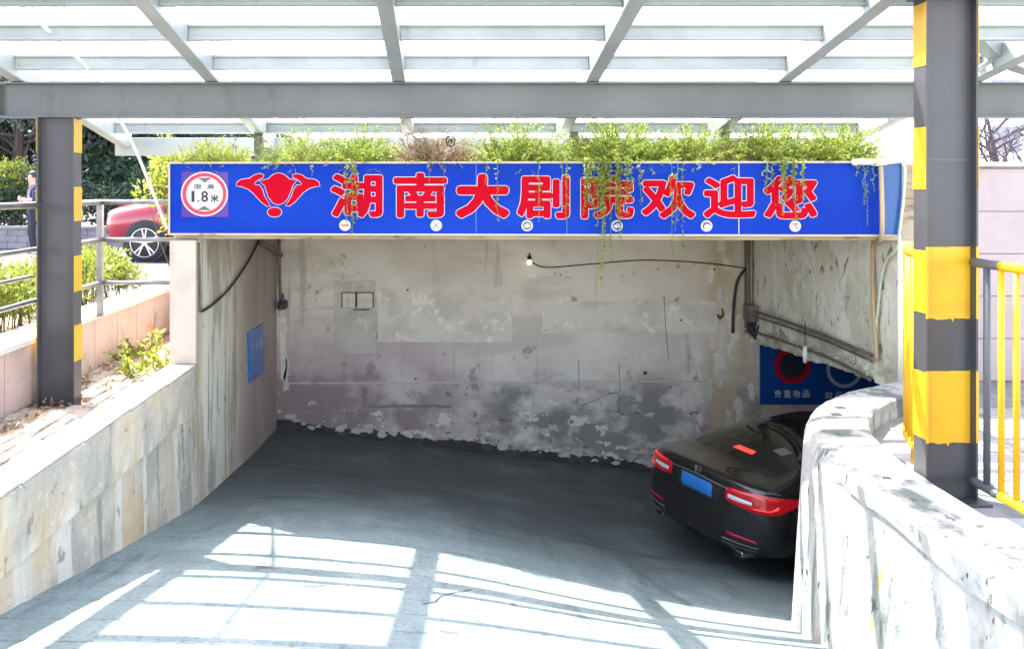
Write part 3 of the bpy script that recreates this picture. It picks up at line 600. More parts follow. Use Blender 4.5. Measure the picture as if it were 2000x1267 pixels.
# ------------------------------------------------------------------ forecourt wall on the right
fw = thing('forecourt_wall', (6, 8.4, 0), 'tall pale pink tiled wall closing the paved forecourt beyond the barrier', 'wall')
MB().box(4.12, 11, 8.3, 8.6, 0, 1.93).build('core', M_conc, fw)
tw_ = MB().box(-.296, .296, -.012, .012, -.186, .186).mesh('tile', mat('pale_pink_tile', (.42, .345, .335), .5, layers=[dict(c=(.35, .28, .27), s=2, lo=.45, hi=.68, k=.7)]))
for i in range(11):
    for j in range(5): link('tile', tw_, fw, loc=(4.44 + .6 * i, 8.285, .2 + .38 * j))
MB().box(4.1, 11, 8.22, 8.66, 1.93, 1.97).build('coping', M_cap, fw, bevel=.005)

# ------------------------------------------------------------------ boards, wires and pipes in the garage
bd = thing('notice_board', (5, 11.75, -1), 'dark blue notice board with red ring on the garage wall behind the black car', 'notice board')
def BB(px, py, off=0.): q = P(px, py, 11.76); q.y -= off; return q
a, b = BB(1485, 670), BB(1790, 790); MB().box(a.x, b.x, 11.76, 11.79, b.z, a.z).build('panel', M_blue2, bd)
Y_ = Vector((0, -1, 0))
rg = disc(1547, 714, 35, 35, .004, 'ring', M_red, bd, BB, Y_); disc(1547, 714, 25.5, 25.5, .006, 'picture', mat('dark_picture', (.02, .022, .035), .4), rg, BB, Y_)
rg = disc(1649, 722, 35, 35, .004, 'ring', mat('grey_ring', (.30, .36, .40), .5), bd, BB, Y_); disc(1649, 722, 28, 28, .006, 'ring_centre', M_blue2, rg, BB, Y_)
o = MB()
for ch, x in zip('贵重物品自行', (1512, 1530.5, 1548.5, 1567, 1612, 1631)): char(o, ch, (x, x + 14, 761, 776) if x < 1600 else (x, x + 13, 764, 778), BB, .25, .005)
o.build('lettering', M_white, bd, fix=False)
wp = thing('wall_plate', (-2.15, 10, 0), 'small blue sign plate with white marks fixed to the left garage wall', 'sign')
def WPt(px, py, off=0.):                            # on the left wall x = -2.16
    d = -2.16 / ((px - CX) / F); q = P(px, py, d); q.x += off; return q
ql = [WPt(482, 650), WPt(512, 630), WPt(512, 727), WPt(485, 748)]
MB().extr([p + Vector((.018, 0, 0)) for p in ql], (-.018, 0, 0)).build('plate', M_blue3, wp, bevel=.004)
o = MB(); yA, yB = ql[0].y, ql[1].y; zT, zB_ = ql[1].z, ql[3].z
def WQ(u, v, off=0.): return Vector((-2.16 + .02 + off, yA + (yB - yA) * u, zB_ + (zT - zB_) * v))
for ch, u in (('T', .14), ('↑', .42), ('5', .68)):
    try: char(o, ch, (u, u + .19, .5, .72), lambda x, y, h: WQ(x, 1.22 - y, h), .0)
    except Exception: pass
o.build('lettering', M_white, wp, fix=False)

def wire(name, pts, r, m, label, cat='cable', n=6, sm=6): return tag(MB().tube(smoothline(pts, sm), r, n).build(name, m, smooth=True), label, cat)
lp = thing('wall_lamp', BW(1033, 513), 'small lit bulb on a bracket high on the garage back wall', 'lamp')
q = BW(1034, 511, 11.62)
MB().lathe([(.012, .09), (.028, .085), (.028, .03), (.02, .025)], (q.x, q.y + .0, q.z - .01), n=14).build('socket', M_rub, lp, True)
MB().bar(q + Vector((0, 0, .07)), Vector((q.x + .02, 11.8, q.z + .09)), .02, .02).build('bracket', M_rub, lp)
MB().lathe([(.008, -.03), (.022, -.024), (.03, -.005), (.024, .02), (.016, .032)], (q.x, q.y, q.z - .008), n=16).build('bulb', mat('lit_bulb', (1, 1, 1), .4, emit=((1, .96, .9), 1.2)), lp, True)
pl = bpy.data.lights.new('bulb_light', 'POINT'); pl.energy = .012; pl.shadow_soft_size = .03; pl.color = (1, .95, .88)
po = bpy.data.objects.new('bulb_light', pl); COL.objects.link(po); po.parent = lp; po.location = Vector((q.x, q.y - .08, q.z - .05)) - lp.location
wire('cable', [BW(1036, 510, 11.66), BW(1066, 522, 11.77), BW(1150, 516, 11.78), BW(1260, 508, 11.78), BW(1380, 514, 11.78), BW(1456, 524, 11.76)], .008, M_rub, 'thin black cable strung across the back wall to the bulb')
wire('cable', [BW(1457, 524, 11.74), BW(1440, 550, 11.74), BW(1433, 600, 11.74), BW(1431, 650, 11.74)], .018, M_rub, 'thick black cable drooping down the back wall near the corner')
def RWp(px, py, off=.03):                           # on the cross wall x = 3.86
    d = 3.86 / ((px - CX) / F); q = P(px, py, d); q.x -= off; return q
for dx, r in ((0, .022), (9, .012), (-6, .01)): wire('conduit', [RWp(1466 + dx, 466, .03), RWp(1466 + dx, 540, .03), RWp(1466 + dx, 640, .03)], r, M_pipe, ['thick dark conduit', 'thin grey conduit', 'slim black conduit'][0 if dx == 0 else 1 if dx > 0 else 2] + ' running down the corner beside the junction box', 'pipe')
for dy, r, nm in ((0, .019, 'upper brown pipe'), (9, .013, 'middle thin brown pipe'), (40, .016, 'lower brown pipe')):
    wire('service_pipe', [RWp(1480, 608 + dy * 1.0, .05), RWp(1560, 634 + dy, .05), RWp(1640, 664 + dy, .05), RWp(1712, 694 + dy * 1.2, .05)], r, M_pipe, nm + ' running along the peeling side wall of the garage', 'pipe', 8)
jb = thing('junction_box', RWp(1474, 610), 'dark junction box with cables in the garage corner', 'junction box')
q = RWp(1476, 606, .06); MB().box(q.x - .06, q.x + .06, q.y - .12, q.y + .12, q.z - .13, q.z + .07).build('housing', M_pipe, jb, bevel=.01)
for k in range(5): MB().tube(smoothline([q + Vector((-.04 + .02 * k, -.05, -.1)), q + Vector((-.08 + .03 * k, -.1, -.25 - .03 * k)), q + Vector((-.03 + .03 * k, -.12, -.16))], 5), .009, 6).build('lead', M_rub, jb, True)
hg = thing('hanging_bulb', RWp(1595, 690, .12), 'small white lamp holder hanging below the service pipes', 'lamp')
q = RWp(1595, 683, .12); MB().tube([q + Vector((0, 0, .30)), q + Vector((0, 0, .03))], .005, 6).build('cord', M_rub, hg)
MB().lathe([(.012, .04), (.022, .035), (.022, -.01), (.026, -.015), (.02, -.13), (.01, -.135)], q, n=14).build('holder', M_pvc, hg, True)
wire('drop_pipe', [SX(1714, 318, .05), SX(1716, 345, .05), SX(1716, 460, .06), RWp(1716, 480, .05), RWp(1718, 600, .05), RWp(1724, 705, .05)], .02, M_tan, 'tan conduit dropping past the right end of the sign', 'pipe', 8)
wire('hose', [SX(1758, 322, .04), SX(1762, 330, .05), SX(1760, 380, .05), SX(1752, 450, .05), SX(1748, 480, .05), RWp(1735, 520, .04), RWp(1722, 620, .04), RWp(1718, 690, .04)], .012, mat('pale_hose', (.5, .55, .45), .5), 'pale green hose hanging at the right corner of the sign', 'hose')
wire('white_pipe', [SX(1660, 318, .06), SX(1690, 317, .06), SX(1712, 319, .05), SX(1735, 315, .04), SX(1768, 312, .02)], .026, M_pvc, 'bent white plastic pipe lying on the right end of the sign', 'pipe', 8)
wire('thin_white_pipe', [SX(1712, 318, .0), SX(1722, 300, -.02), SX(1745, 293, -.05), SX(1775, 292, -.1)], .012, M_pvc, 'thin arched white tube above the right end of the sign', 'pipe', 8)
wire('cable', [WPt(500, 470, .03), WPt(480, 510, .03), WPt(445, 560, .03), WPt(415, 590, .03), WPt(390, 607, .03)], .012, M_rub, 'dark cable slung diagonally across the left garage wall')
wire('conduit', [WPt(384, 474, .02), WPt(386, 540, .02), WPt(388, 610, .02)], .012, M_pipe, 'grey conduit down the front edge of the left garage wall', 'pipe')
wire('conduit', [P(545, 466, 11.7), P(546, 540, 11.7), P(549, 592, 11.7)], .022, M_pipe, 'dark conduit in the corner above the camera', 'pipe')
wire('conduit', [WPt(500, 474, .05), WPt(520, 484, .06), WPt(543, 500, .06)], .03, M_pipe, 'thick dark pipe under the ceiling beside the left wall', 'pipe')
cc = thing('corner_camera', P(552, 595, 11.7), 'small dark camera fixed in the left back corner of the garage', 'camera')
q = P(552, 595, 11.62); MB().box(q.x - .05, q.x + .05, q.y - .1, q.y + .1, q.z - .05, q.z + .05).build('body', M_rub, cc, bevel=.012); MB().lathe([(.03, -.02), (.03, .05), (.018, .055)], (q.x, q.y - .13, q.z - .02), 'y', 14).build('lens', M_dark, cc, True); MB().box(q.x - .015, q.x + .015, q.y - .03, q.y + .03, q.z + .04, q.z + .14).build('mount', M_dark, cc)
hk = thing('wall_hook', BW(1408, 612), 'black iron hook on the back wall near the corner', 'hook'); MB().tube(smoothline([BW(1410, 603, 11.79), BW(1412, 614, 11.74), BW(1406, 622, 11.72), BW(1402, 614, 11.72)], 5), .011, 6).build('hook', M_rub, hk, True)
mb = MB()
for pts in ([(1297, 582), (1300, 640), (1306, 702)], [(1136, 792), (1165, 780), (1190, 768), (1210, 765)], [(1209, 706), (1211, 764)], [(1130, 700), (1131, 764)]):
    mb.tube([BW(x, y, 11.797) for x, y in pts], .004, 4)
mb.build('hairline_crack', M_tar, en)
mb = MB()
for x, y, s in ((1330, 625, 5), (1297, 582, 4), (1260, 728, 9), (675, 522, 3), (938, 511, 3), (1285, 525, 4), (1395, 526, 5), (796, 566, 5), (1066, 645, 3), (812, 739, 5), (1310, 756, 4), (910, 770, 4)):
    q = BW(x, y); mb.lathe([(s * .0022, 0), (s * .003, .006)], (q.x, 11.792, q.z), 'y', 7)
mb.build('plug_holes', M_tar, en)['kind'] = 'stuff'
cv = thing('security_camera', P(870, 320, 8.1), 'dark ringed security camera on a stalk among the roof plants', 'camera')
MB().tube(smoothline([P(866, 322, 8.1), P(872, 300, 8.1), P(876, 288, 8.1)], 4), .016, 8).build('stalk', M_pvc, cv, True)
q = P(880, 276, 8.1); mb = MB(); mb.tube([q + Vector((.038 * math.cos(t), 0, .045 * math.sin(t))) for t in np.linspace(0, 6.2832, 21)], .007, 6, False); mb.build('hood', M_rub, cv, True)
MB().lathe([(.012, -.03), (.024, -.025), (.024, .05), (.01, .055)], q, 'y', 14).build('lens', M_rub, cv, True)
# ------------------------------------------------------------------ cars
M_blackcar = mat('black_brown_car_paint', (.014, .013, .013), .16, coat=.6, spec=.6)
M_redcar = mat('red_car_paint', (.28, .001, .014), .3, coat=.8)
M_carglass = mat('tinted_car_glass', (.010, .011, .012), .05, spec=.8)
M_tyre = mat('tyre_rubber', (.02, .02, .022), .8)
M_rim = mat('alloy_rim', (.55, .55, .56), .3, metal=.8)
M_chrome = mat('chrome_trim', (.62, .61, .60), .18, metal=1.)
M_lamp = mat('red_tail_lamp', (.26, .003, .010), .12, coat=.6, emit=((.9, .01, .02), .02))
M_glow = mat('lit_lamp_bar', (.5, .05, .03), .3, emit=((1., .07, .04), .13))
M_clear = mat('clear_lamp_lens', (.55, .60, .60), .12, coat=.8)
M_refl = mat('bumper_reflector', (.38, .004, .03), .25)
M_plate = mat('blue_number_plate', (.02, .15, .46), .35)
M_trim = mat('black_car_trim', (.012, .013, .014), .5)
SCL = 1.
def car_sections(kind):
    # rows: x, half widths (bottom, low, mid, belt, roof edge), heights (bottom, low, mid, belt, roof edge, centre)
    if kind == 'sedan':
        return [(-2.45, .40, .44, .46, .45, .42, .32, .48, .72, .93, .985, 1.0, 0), (-2.37, .70, .76, .78, .75, .70, .30, .47, .72, .935, .995, 1.01, .0),
                (-2.2, .82, .88, .89, .85, .74, .28, .46, .74, .95, 1.015, 1.035, 0), (-2.06, .85, .91, .915, .86, .70, .25, .46, .76, .965, 1.04, 1.065, 0),
                (-1.35, .85, .91, .92, .87, .66, .22, .46, .78, .99, 1.285, 1.345, 0), (-.7, .85, .91, .92, .87, .63, .22, .46, .78, 1.0, 1.425, 1.475, 0),
                (0, .85, .91, .92, .87, .63, .22, .46, .78, 1.0, 1.455, 1.505, 0), (.55, .85, .91, .92, .86, .60, .22, .46, .78, .99, 1.36, 1.41, 0),
                (1.25, .85, .91, .91, .84, .66, .22, .46, .77, .97, 1.05, 1.09, 0), (1.8, .84, .90, .90, .81, .6, .22, .46, .74, .90, .97, 1.0, 0),
                (2.2, .78, .84, .84, .74, .52, .22, .44, .68, .80, .87, .89, 0), (2.38, .62, .68, .67, .6, .44, .24, .42, .62, .72, .77, .79, 0), (2.44, .4, .44, .42, .38, .3, .28, .42, .58, .66, .7, .71, 0)]
    return [(-2.2, .40, .5, .55, .52, .42, .40, .60, .9, 1.12, 1.5, 1.54, 0), (-2.12, .72, .8, .84, .78, .6, .36, .58, .9, 1.14, 1.56, 1.60, 0),
            (-1.9, .82, .9, .92, .86, .64, .34, .58, .92, 1.16, 1.62, 1.66, 0), (-1.3, .85, .92, .93, .88, .64, .34, .58, .92, 1.16, 1.66, 1.70, 0), (-.6, .85, .92, .93, .88, .64, .34, .58, .92, 1.16, 1.68, 1.72, 0),
            (0, .85, .92, .93, .88, .64, .34, .58, .92, 1.15, 1.67, 1.71, 0), (.4, .85, .92, .93, .87, .64, .34, .58, .92, 1.14, 1.58, 1.63, 0), (1.15, .85, .92, .93, .84, .68, .34, .58, .9, 1.10, 1.18, 1.22, 0),
            (1.6, .84, .91, .92, .82, .62, .34, .58, .88, 1.05, 1.12, 1.15, 0), (2.0, .80, .87, .88, .76, .54, .34, .56, .82, .98, 1.05, 1.08, 0), (2.2, .68, .74, .75, .64, .46, .34, .54, .78, .92, .98, 1.0, 0), (2.28, .42, .46, .48, .4, .3, .38, .52, .74, .84, .88, .9, 0)]
def car(name, kind, paint, label, cat, loc, rot):
    S = car_sections(kind); V = []; Fc = []; mats = []; ring = 12
    for (x, a, b, c, d, e, z0, z1, z2, z3, z4, z5, _) in S:
        r = [(0, z0)] + list(zip((a, b, c, d, e), (z0, z1, z2, z3, z4))) + [(0, z5)] + [(-w_, h_) for w_, h_ in list(zip((a, b, c, d, e), (z0, z1, z2, z3, z4)))[::-1]]
        V += [(x, y, z) for y, z in r]
    ns = len(S)
    cab = (3, 8) if kind == 'sedan' else (0, 7)      # sections spanned by the glasshouse
    for j in range(ns - 1):
        for i in range(ring):
            k = (i + 1) % ring; Fc.append((j * ring + i, j * ring + k, (j + 1) * ring + k, (j + 1) * ring + i)); g_ = 0
            if kind == 'sedan':
                if i in (5, 6) and (j == 3 or j == 4 or j == 7): g_ = 1
                if i in (4, 7) and 4 <= j <= 7: g_ = 1
            else:
                if i in (5, 6) and j == 6: g_ = 1
                if i in (4, 7) and 1 <= j <= 6: g_ = 1
            mats.append(g_)
    for o_, rev in ((0, True), ((ns - 1) * ring, False)):
        for q in ((0, 1, 2, 10, 11), (2, 3, 9, 10), (3, 4, 8, 9), (4, 5, 6, 7, 8)):
            f_ = tuple(o_ + t for t in q); Fc.append(f_[::-1] if not rev else f_); mats.append(0)
    me = bpy.data.meshes.new('body'); me.from_pydata(V, [], Fc); me.materials.append(paint); me.materials.append(M_carglass)
    for p, g_ in zip(me.polygons, mats): p.material_index = g_; p.use_smooth = True
    bm = bmesh.new(); bm.from_mesh(me); bmesh.ops.recalc_face_normals(bm, faces=bm.faces)
    cl = bm.edges.layers.float.get('crease_edge') or bm.edges.layers.float.new('crease_edge')
    for e in bm.edges:
        ms = {f.material_index for f in e.link_faces}
        if len(ms) == 2: e[cl] = .35
        zs = [v.co.z for v in e.verts]; ys = [abs(v.co.y) for v in e.verts]; xs_ = [v.co.x for v in e.verts]
        if kind == 'sedan' and max(xs_) < -2.3 and min(zs) > 1.0: e[cl] = .35     # ducktail lip
    bm.to_mesh(me); bm.free()
    root = thing(name, loc, label, cat)
    body = bpy.data.objects.new('body', me); COL.objects.link(body); ss = body.modifiers.new('s', 'SUBSURF'); ss.levels = ss.render_levels = 3
    ev = bpy.data.meshes.new_from_object(body.evaluated_get(bpy.context.evaluated_depsgraph_get())); body.modifiers.clear(); body.data = ev
    # split the glass from the painted body
    bm = bmesh.new(); bm.from_mesh(ev); tree = BVHTree.FromBMesh(bm)
    bg_ = bm.copy(); bmesh.ops.delete(bg_, geom=[f for f in bg_.faces if f.material_index == 0], context='FACES'); mg = bpy.data.meshes.new('windows'); bg_.to_mesh(mg); bg_.free()
    bmesh.ops.delete(bm, geom=[f for f in bm.faces if f.material_index == 1], context='FACES'); bm.to_mesh(ev); bm.free()
    ev.materials.clear(); ev.materials.append(paint); mg.materials.clear(); mg.materials.append(M_carglass)
    for m_ in (ev, mg):
        for p in m_.polygons: p.use_smooth = True; p.material_index = 0
    def att(o): o.parent = root; return o
    att(body); go = bpy.data.objects.new('window_glass', mg); COL.objects.link(go); att(go)
    def part(mb, nm, m_, par=None, smooth=True, bevel=0):
        o = mb.build(nm, m_, None, smooth, bevel); o.parent = par or root; return o
    def patch(nm, m_, pts, nu=14, nv=6, off=.006, cx=-1.3, sgn=-1, par=None):
        """pts: [(phi_deg, zlo, zhi)...] around a vertical axis; phi from straight back (sgn -1) or front (+1), + to the car's left"""
        mb = MB(); ph = [p[0] for p in pts]
        if ph[0] > ph[-1]: pts = pts[::-1]; ph = ph[::-1]
        G = []
        for u in range(nu + 1):
            f = ph[0] + (ph[-1] - ph[0]) * u / nu; lo = float(np.interp(f, ph, [p[1] for p in pts])); hi = float(np.interp(f, ph, [p[2] for p in pts]))
            for v in range(nv + 1):
                z = lo + (hi - lo) * v / nv; d = Vector((sgn * math.cos(R(f)), math.sin(R(f)), 0)); o_ = Vector((cx, 0, z)) + d * 3
                hit = tree.ray_cast(o_, -d); h = hit[0] if hit[0] else o_ - d * 2
                nn = hit[1] if hit[0] else d
                edge = u in (0, nu) or v in (0, nv)
                mb.v.append(tuple(h + d * (off if not edge else .001)))
        for u in range(nu):
            for v in range(nv): a = u * (nv + 1) + v; mb.f.append((a, a + 1, a + nv + 2, a + nv + 1))
        return part(mb, nm, m_, par)
    def wheel(x, y, r):
        s = 1 if y > 0 else -1
        t_ = part(MB().lathe([(r - .10, -.10), (r - .03, -.112), (r - .004, -.085), (r, -.03), (r, .03), (r - .004, .085), (r - .03, .112), (r - .10, .10)], (x, y, r), 'y', 40), 'wheel', M_tyre)
        mb = MB(); yo = y + s * .085
        mb.lathe([(r - .105, -.02), (r - .085, .02), (r - .10, .03)] if s > 0 else [(r - .105, .02), (r - .085, -.02), (r - .10, -.03)], (x, yo, r), 'y', 40)
        part(mb, 'rim_dish', M_trim, t_)
        mb = MB()
        for k in range(5):
            for dd in (-.16, .16):
                a = 6.2832 * k / 5 + .3
                mb.bar((x + .03 * math.cos(a), yo + s * .03, r + .03 * math.sin(a)), (x + (r - .095) * math.cos(a + dd), yo + s * .034, r + (r - .095) * math.sin(a + dd)), .026, .02, up=(0, 1, 0))
        mb.lathe([(.05, -.01), (.05, .04)] if s > 0 else [(.05, .01), (.05, -.04)], (x, yo, r), 'y', 16)
        mb.tube([(x + (r - .092) * math.cos(t), yo + s * .034, r + (r - .092) * math.sin(t)) for t in np.linspace(0, 6.2832, 41)], .012, 6, False)
        part(mb, 'rim', M_rim, t_, False)
    r = .33 if kind == 'sedan' else .36
    for x in ((-1.42, 1.42) if kind == 'sedan' else (-1.3, 1.38)):
        for s in (-1, 1):
            mb = MB(); yy = s * (.905 if kind == 'sedan' else .915)
            mb.lathe([(r + .065, 0), (r + .06, s * .012), (r + .02, s * .012)], (x, yy - s * .008, r + .01), 'y', 36); part(mb, 'wheel_arch', M_trim)
            wheel(x, s * (.83 if kind == 'sedan' else .845), r)
    if kind == 'sedan':
        for s in (-1, 1):
            lm = patch('tail_lamp', M_lamp, [(s * 18.5, .775, .895), (s * 24, .755, .91), (s * 34, .745, .925), (s * 43, .765, .925), (s * 50, .83, .92), (s * 59, .895, .902)], 26, 9, .014)
            patch('clear_lens', M_clear, [(s * 19.2, .79, .85), (s * 26, .785, .85), (s * 33, .80, .845)], 10, 4, .019, par=lm)
            patch('light_bar', M_glow, [(s * 21, .886, .896), (s * 34, .90, .911), (s * 44, .895, .908)], 12, 2, .02, par=lm)
            patch('light_bar', M_glow, [(s * 32, .775, .786), (s * 40, .79, .80), (s * 44, .82, .88)], 10, 4, .02, par=lm)
            patch('reflector', M_refl, [(s * 22, .455, .485), (s * 36, .46, .48)], 10, 2, .01)
            for z in (.33, .365, .40): patch('bumper_fin', M_rim if z != .365 else M_chrome, [(s * 20, z, z + .012), (s * 37, z + .01, z + .02)], 10, 1, .014)
            t_ = part(MB().bar((-2.35, s * .56, .295), (-2.10, s * .56, .295), .12, .06), 'exhaust_tip', M_chrome, None, False, .012)
            part(MB().bar((-2.356, s * .56, .295), (-2.345, s * .56, .295), .095, .038), 'exhaust_opening', M_trim, t_, False)
        patch('lower_valance', M_trim, [(-36, .285, .325), (0, .30, .40), (36, .285, .325)], 30, 3, .006)
        patch('chrome_strip', M_chrome, [(-30, .862, .874), (0, .885, .905), (30, .862, .874)], 40, 2, .016)
        patch('number_plate', M_plate, [(-11.3, .725, .865), (11.3, .725, .865)], 12, 4, .018)
        patch('plate_recess', M_trim, [(-15, .705, .875), (15, .705, .875)], 12, 3, .006)
        for f0 in (-17.6, 17.3): patch('boot_seam', M_trim, [(f0, .67, .775), (f0 + .35, .67, .775)], 1, 8, .003)
        for f0 in (-52, 51.6): patch('bumper_seam', M_trim, [(f0, .35, .80), (f0 + .35, .35, .80)], 1, 10, .003)
        patch('boot_seam', M_trim, [(-30, .66, .666), (30, .66, .666)], 24, 1, .003)
        # badge: an H in a rounded frame
        mb = MB()
        def BP(y, z): hit = tree.ray_cast(Vector((-4, y, z)), Vector((1, 0, 0))); return hit[0] + Vector((-.008, 0, 0))
        for a, b, wd in (((-.032, .968), (-.022, .918), .013), ((.032, .968), (.022, .918), .013), ((-.026, .944), (.026, .944), .011)):
            mb.bar(BP(*a), BP(*b), wd if a[1] != b[1] else .008, .008 if a[1] != b[1] else wd, up=(1, 0, 0) if a[1] != b[1] else (0, 0, 1))
        fr = [(-.045, .976), (.045, .976), (.034, .91), (-.034, .91), (-.045, .976)]
        for a, b in zip(fr[:-1], fr[1:]): mb.tube([BP(*a), BP(*b)], .004, 6)
        part(mb, 'badge', M_chrome, None, False)
        # high brake lamp and parcel shelf seen at the foot of the rear glass
        def TP(x, y): hit = tree.ray_cast(Vector((x, y, 3)), Vector((0, 0, -1))); return hit[0]
        mb = MB(); q = [TP(-1.86, .12), TP(-1.86, -.14), TP(-1.79, -.13), TP(-1.79, .11)]; mb.extr([p + Vector((0, 0, .006)) for p in q], (0, 0, -.004)); part(mb, 'brake_lamp', M_glow, go, False)
        mb = MB(); q = [TP(-1.66, -.22), TP(-1.68, -.36), TP(-1.56, -.40), TP(-1.54, -.26)]; mb.extr([p + Vector((0, 0, .004)) for p in q], (0, 0, -.003)); part(mb, 'sticker', mat('grey_sticker', (.16, .18, .18), .4), go, False)
        q = [TP(-1.0, .10), TP(-1.0, -.10)]
        part(MB().tube([TP(-.72, 0) + Vector((-.10, 0, -.01)), TP(-.72, 0) + Vector((-.02, 0, .06)), TP(-.72, 0) + Vector((.12, 0, 0))], [.02, .016, .03], 8), 'aerial', paint)
        for s in (-1, 1): part(MB().tube([(.62, s * .90, .98), (.58, s * 1.0, 1.03), (.56, s * 1.08, 1.03)], [.03, .07, .05], 10), 'mirror', paint)
    else:
        for s in (-1, 1):
            patch('head_lamp', M_clear, [(s * 24, .86, .95), (s * 40, .90, 1.0), (s * 52, .97, 1.02)], 16, 5, .012, 1.2, 1)
            patch('fog_lamp', M_trim, [(s * 26, .50, .66), (s * 40, .52, .62)], 8, 3, .008, 1.2, 1)
            part(MB().tube([(.75, s * .90, 1.16), (.72, s * 1.0, 1.2), (.70, s * 1.1, 1.2)], [.03, .09, .06], 10), 'mirror', paint)
            mb = MB(); mb.bar((-1.0, s * .93, .38), (1.0, s * .93, .38), .03, .12); part(mb, 'sill', M_trim, None, False)
        patch('grille', M_trim, [(-22, .66, .90), (22, .66, .90)], 16, 5, .008, 1.2, 1)
        patch('bumper_opening', M_trim, [(-30, .40, .50), (30, .40, .50)], 16, 3, .008, 1.2, 1)
        patch('front_plate', M_plate, [(-11, .56, .66), (11, .56, .66)], 8, 3, .016, 1.2, 1)
    root.rotation_euler = rot; root.scale = (SCL,) * 3
    return root
AZ = R(61)
hx, hy = math.sin(AZ), math.cos(AZ)
RX_, RY_ = 2.27, 8.70                                # middle of the rear bumper on the floor
SCL = .92
cxm, cym = RX_ + hx * 2.42 * SCL, RY_ + hy * 2.42 * SCL
gz = lambda x, y: fz(x, y)
fr_, bk_ = gz(cxm + hx * 1.4, cym + hy * 1.4), gz(cxm - hx * 1.4, cym - hy * 1.4)
lf, rt = gz(cxm - hy * .8, cym + hx * .8), gz(cxm + hy * .8, cym - hx * .8)
fwd = Vector((hx * 2.8, hy * 2.8, fr_ - bk_)).normalized(); lft = Vector((-hy * 1.6, hx * 1.6, lf - rt)).normalized(); upv = fwd.cross(lft).normalized(); lft = upv.cross(fwd)
rotm = Matrix((fwd, lft, upv)).transposed().to_euler()
car('black_car', 'sedan', M_blackcar, 'black saloon car with red tail lights turning down the ramp', 'car', (cxm, cym, (fr_ + bk_) / 2 + .03), rotm)
SCL = 1.
car('red_car', 'suv', M_redcar, 'bright red car parked in the street behind the hedge', 'car', (-4.30, 18.35, .334), (0, 0, math.pi))

# ------------------------------------------------------------------ plants
def leafset(name, items, m, parent=None, smooth=False):
    """items: (pos, dir, length, width)"""
    V = []; Fc = []
    for p, d, l, wd in items:
        d = Vector(d); d.normalize(); s = d.cross(Vector((rnd.uniform(-1, 1), rnd.uniform(-1, 1), rnd.uniform(-1, 1))))
        if s.length < 1e-4: s = d.orthogonal()
        s.normalize(); p = Vector(p); n = len(V); a = p + d * l * .5
        V += [tuple(p), tuple(a + s * wd * .5), tuple(p + d * l), tuple(a - s * wd * .5)]; Fc.append((n, n + 1, n + 2, n + 3))
    me = bpy.data.meshes.new(name); me.from_pydata(V, [], Fc); me.materials.append(m)
    return link(name, me, parent)
def rv(a=1.): return Vector((rnd.uniform(-a, a), rnd.uniform(-a, a), rnd.uniform(-a, a)))
def arc(base, d, ln, droop, n=9):
    pts = [Vector(base)]; d = Vector(d).normalized()
    for k in range(n): d = (d + Vector((0, 0, -droop / n)) + rv(.05)).normalized(); pts.append(pts[-1] + d * ln / n)
    return pts
# roof plants on the entrance: name, px range, mound height, leaf material, stems, label, hanging strands [(px, y_end, density)]
roofp = [
 ('trailing_fern', 330, 500, .17, L_yel, 130, 'sparse yellow-green fern above the round height sticker of the sign', []),
 ('trailing_fern', 515, 640, .25, L_yel, 120, 'pale yellow fern tuft beside the short grey roof post', [(612, 345, 1)]),
 ('trailing_fern', 630, 770, .25, L_fern, 190, 'green fern with a strand hanging over the first red character', [(680, 440, 3), (693, 456, 3), (700, 430, 2)]),
 ('dry_grass', 770, 930, .24, L_dry, 240, 'brown dried grass clump around the roof security camera', [(838, 360, 1), (862, 395, 2)]),
 ('trailing_fern', 920, 1100, .28, L_fern, 260, 'loose light green fern with thin strands over the third character', [(972, 430, 1), (952, 360, 1), (1050, 432, 1), (1095, 345, 1), (1105, 455, 1)]),
 ('trailing_fern', 1110, 1290, .29, L_fern, 420, 'dense green fern spilling low over the fifth red character', [(1145, 420, 4), (1165, 440, 6), (1185, 455, 6), (1205, 450, 6), (1228, 420, 5), (1250, 400, 3), (1173, 560, 3), (1190, 510, 2), (1215, 470, 3), (1180, 480, 4), (1155, 400, 4)]),
 ('trailing_fern', 1280, 1420, .26, L_fern, 300, 'bright fern mound above the sixth red character', [(1312, 492, 2), (1318, 450, 2), (1330, 480, 1)]),
 ('dry_grass', 1360, 1500, .15, L_dry, 150, 'dark brown withered stalks low between two green fern mounds', []),
 ('trailing_fern', 1410, 1600, .27, L_fern, 420, 'thick fern mound with a tuft hanging over the last red character', [(1500, 380, 5), (1530, 420, 5), (1548, 432, 5), (1560, 400, 5), (1515, 370, 5)]),
 ('trailing_fern', 1570, 1705, .26, L_fern, 380, 'lush fern at the right end trailing one strand down the blue sign', [(1665, 345, 3), (1672, 400, 2), (1685, 440, 1), (1700, 330, 2), (1690, 375, 2)]),
]
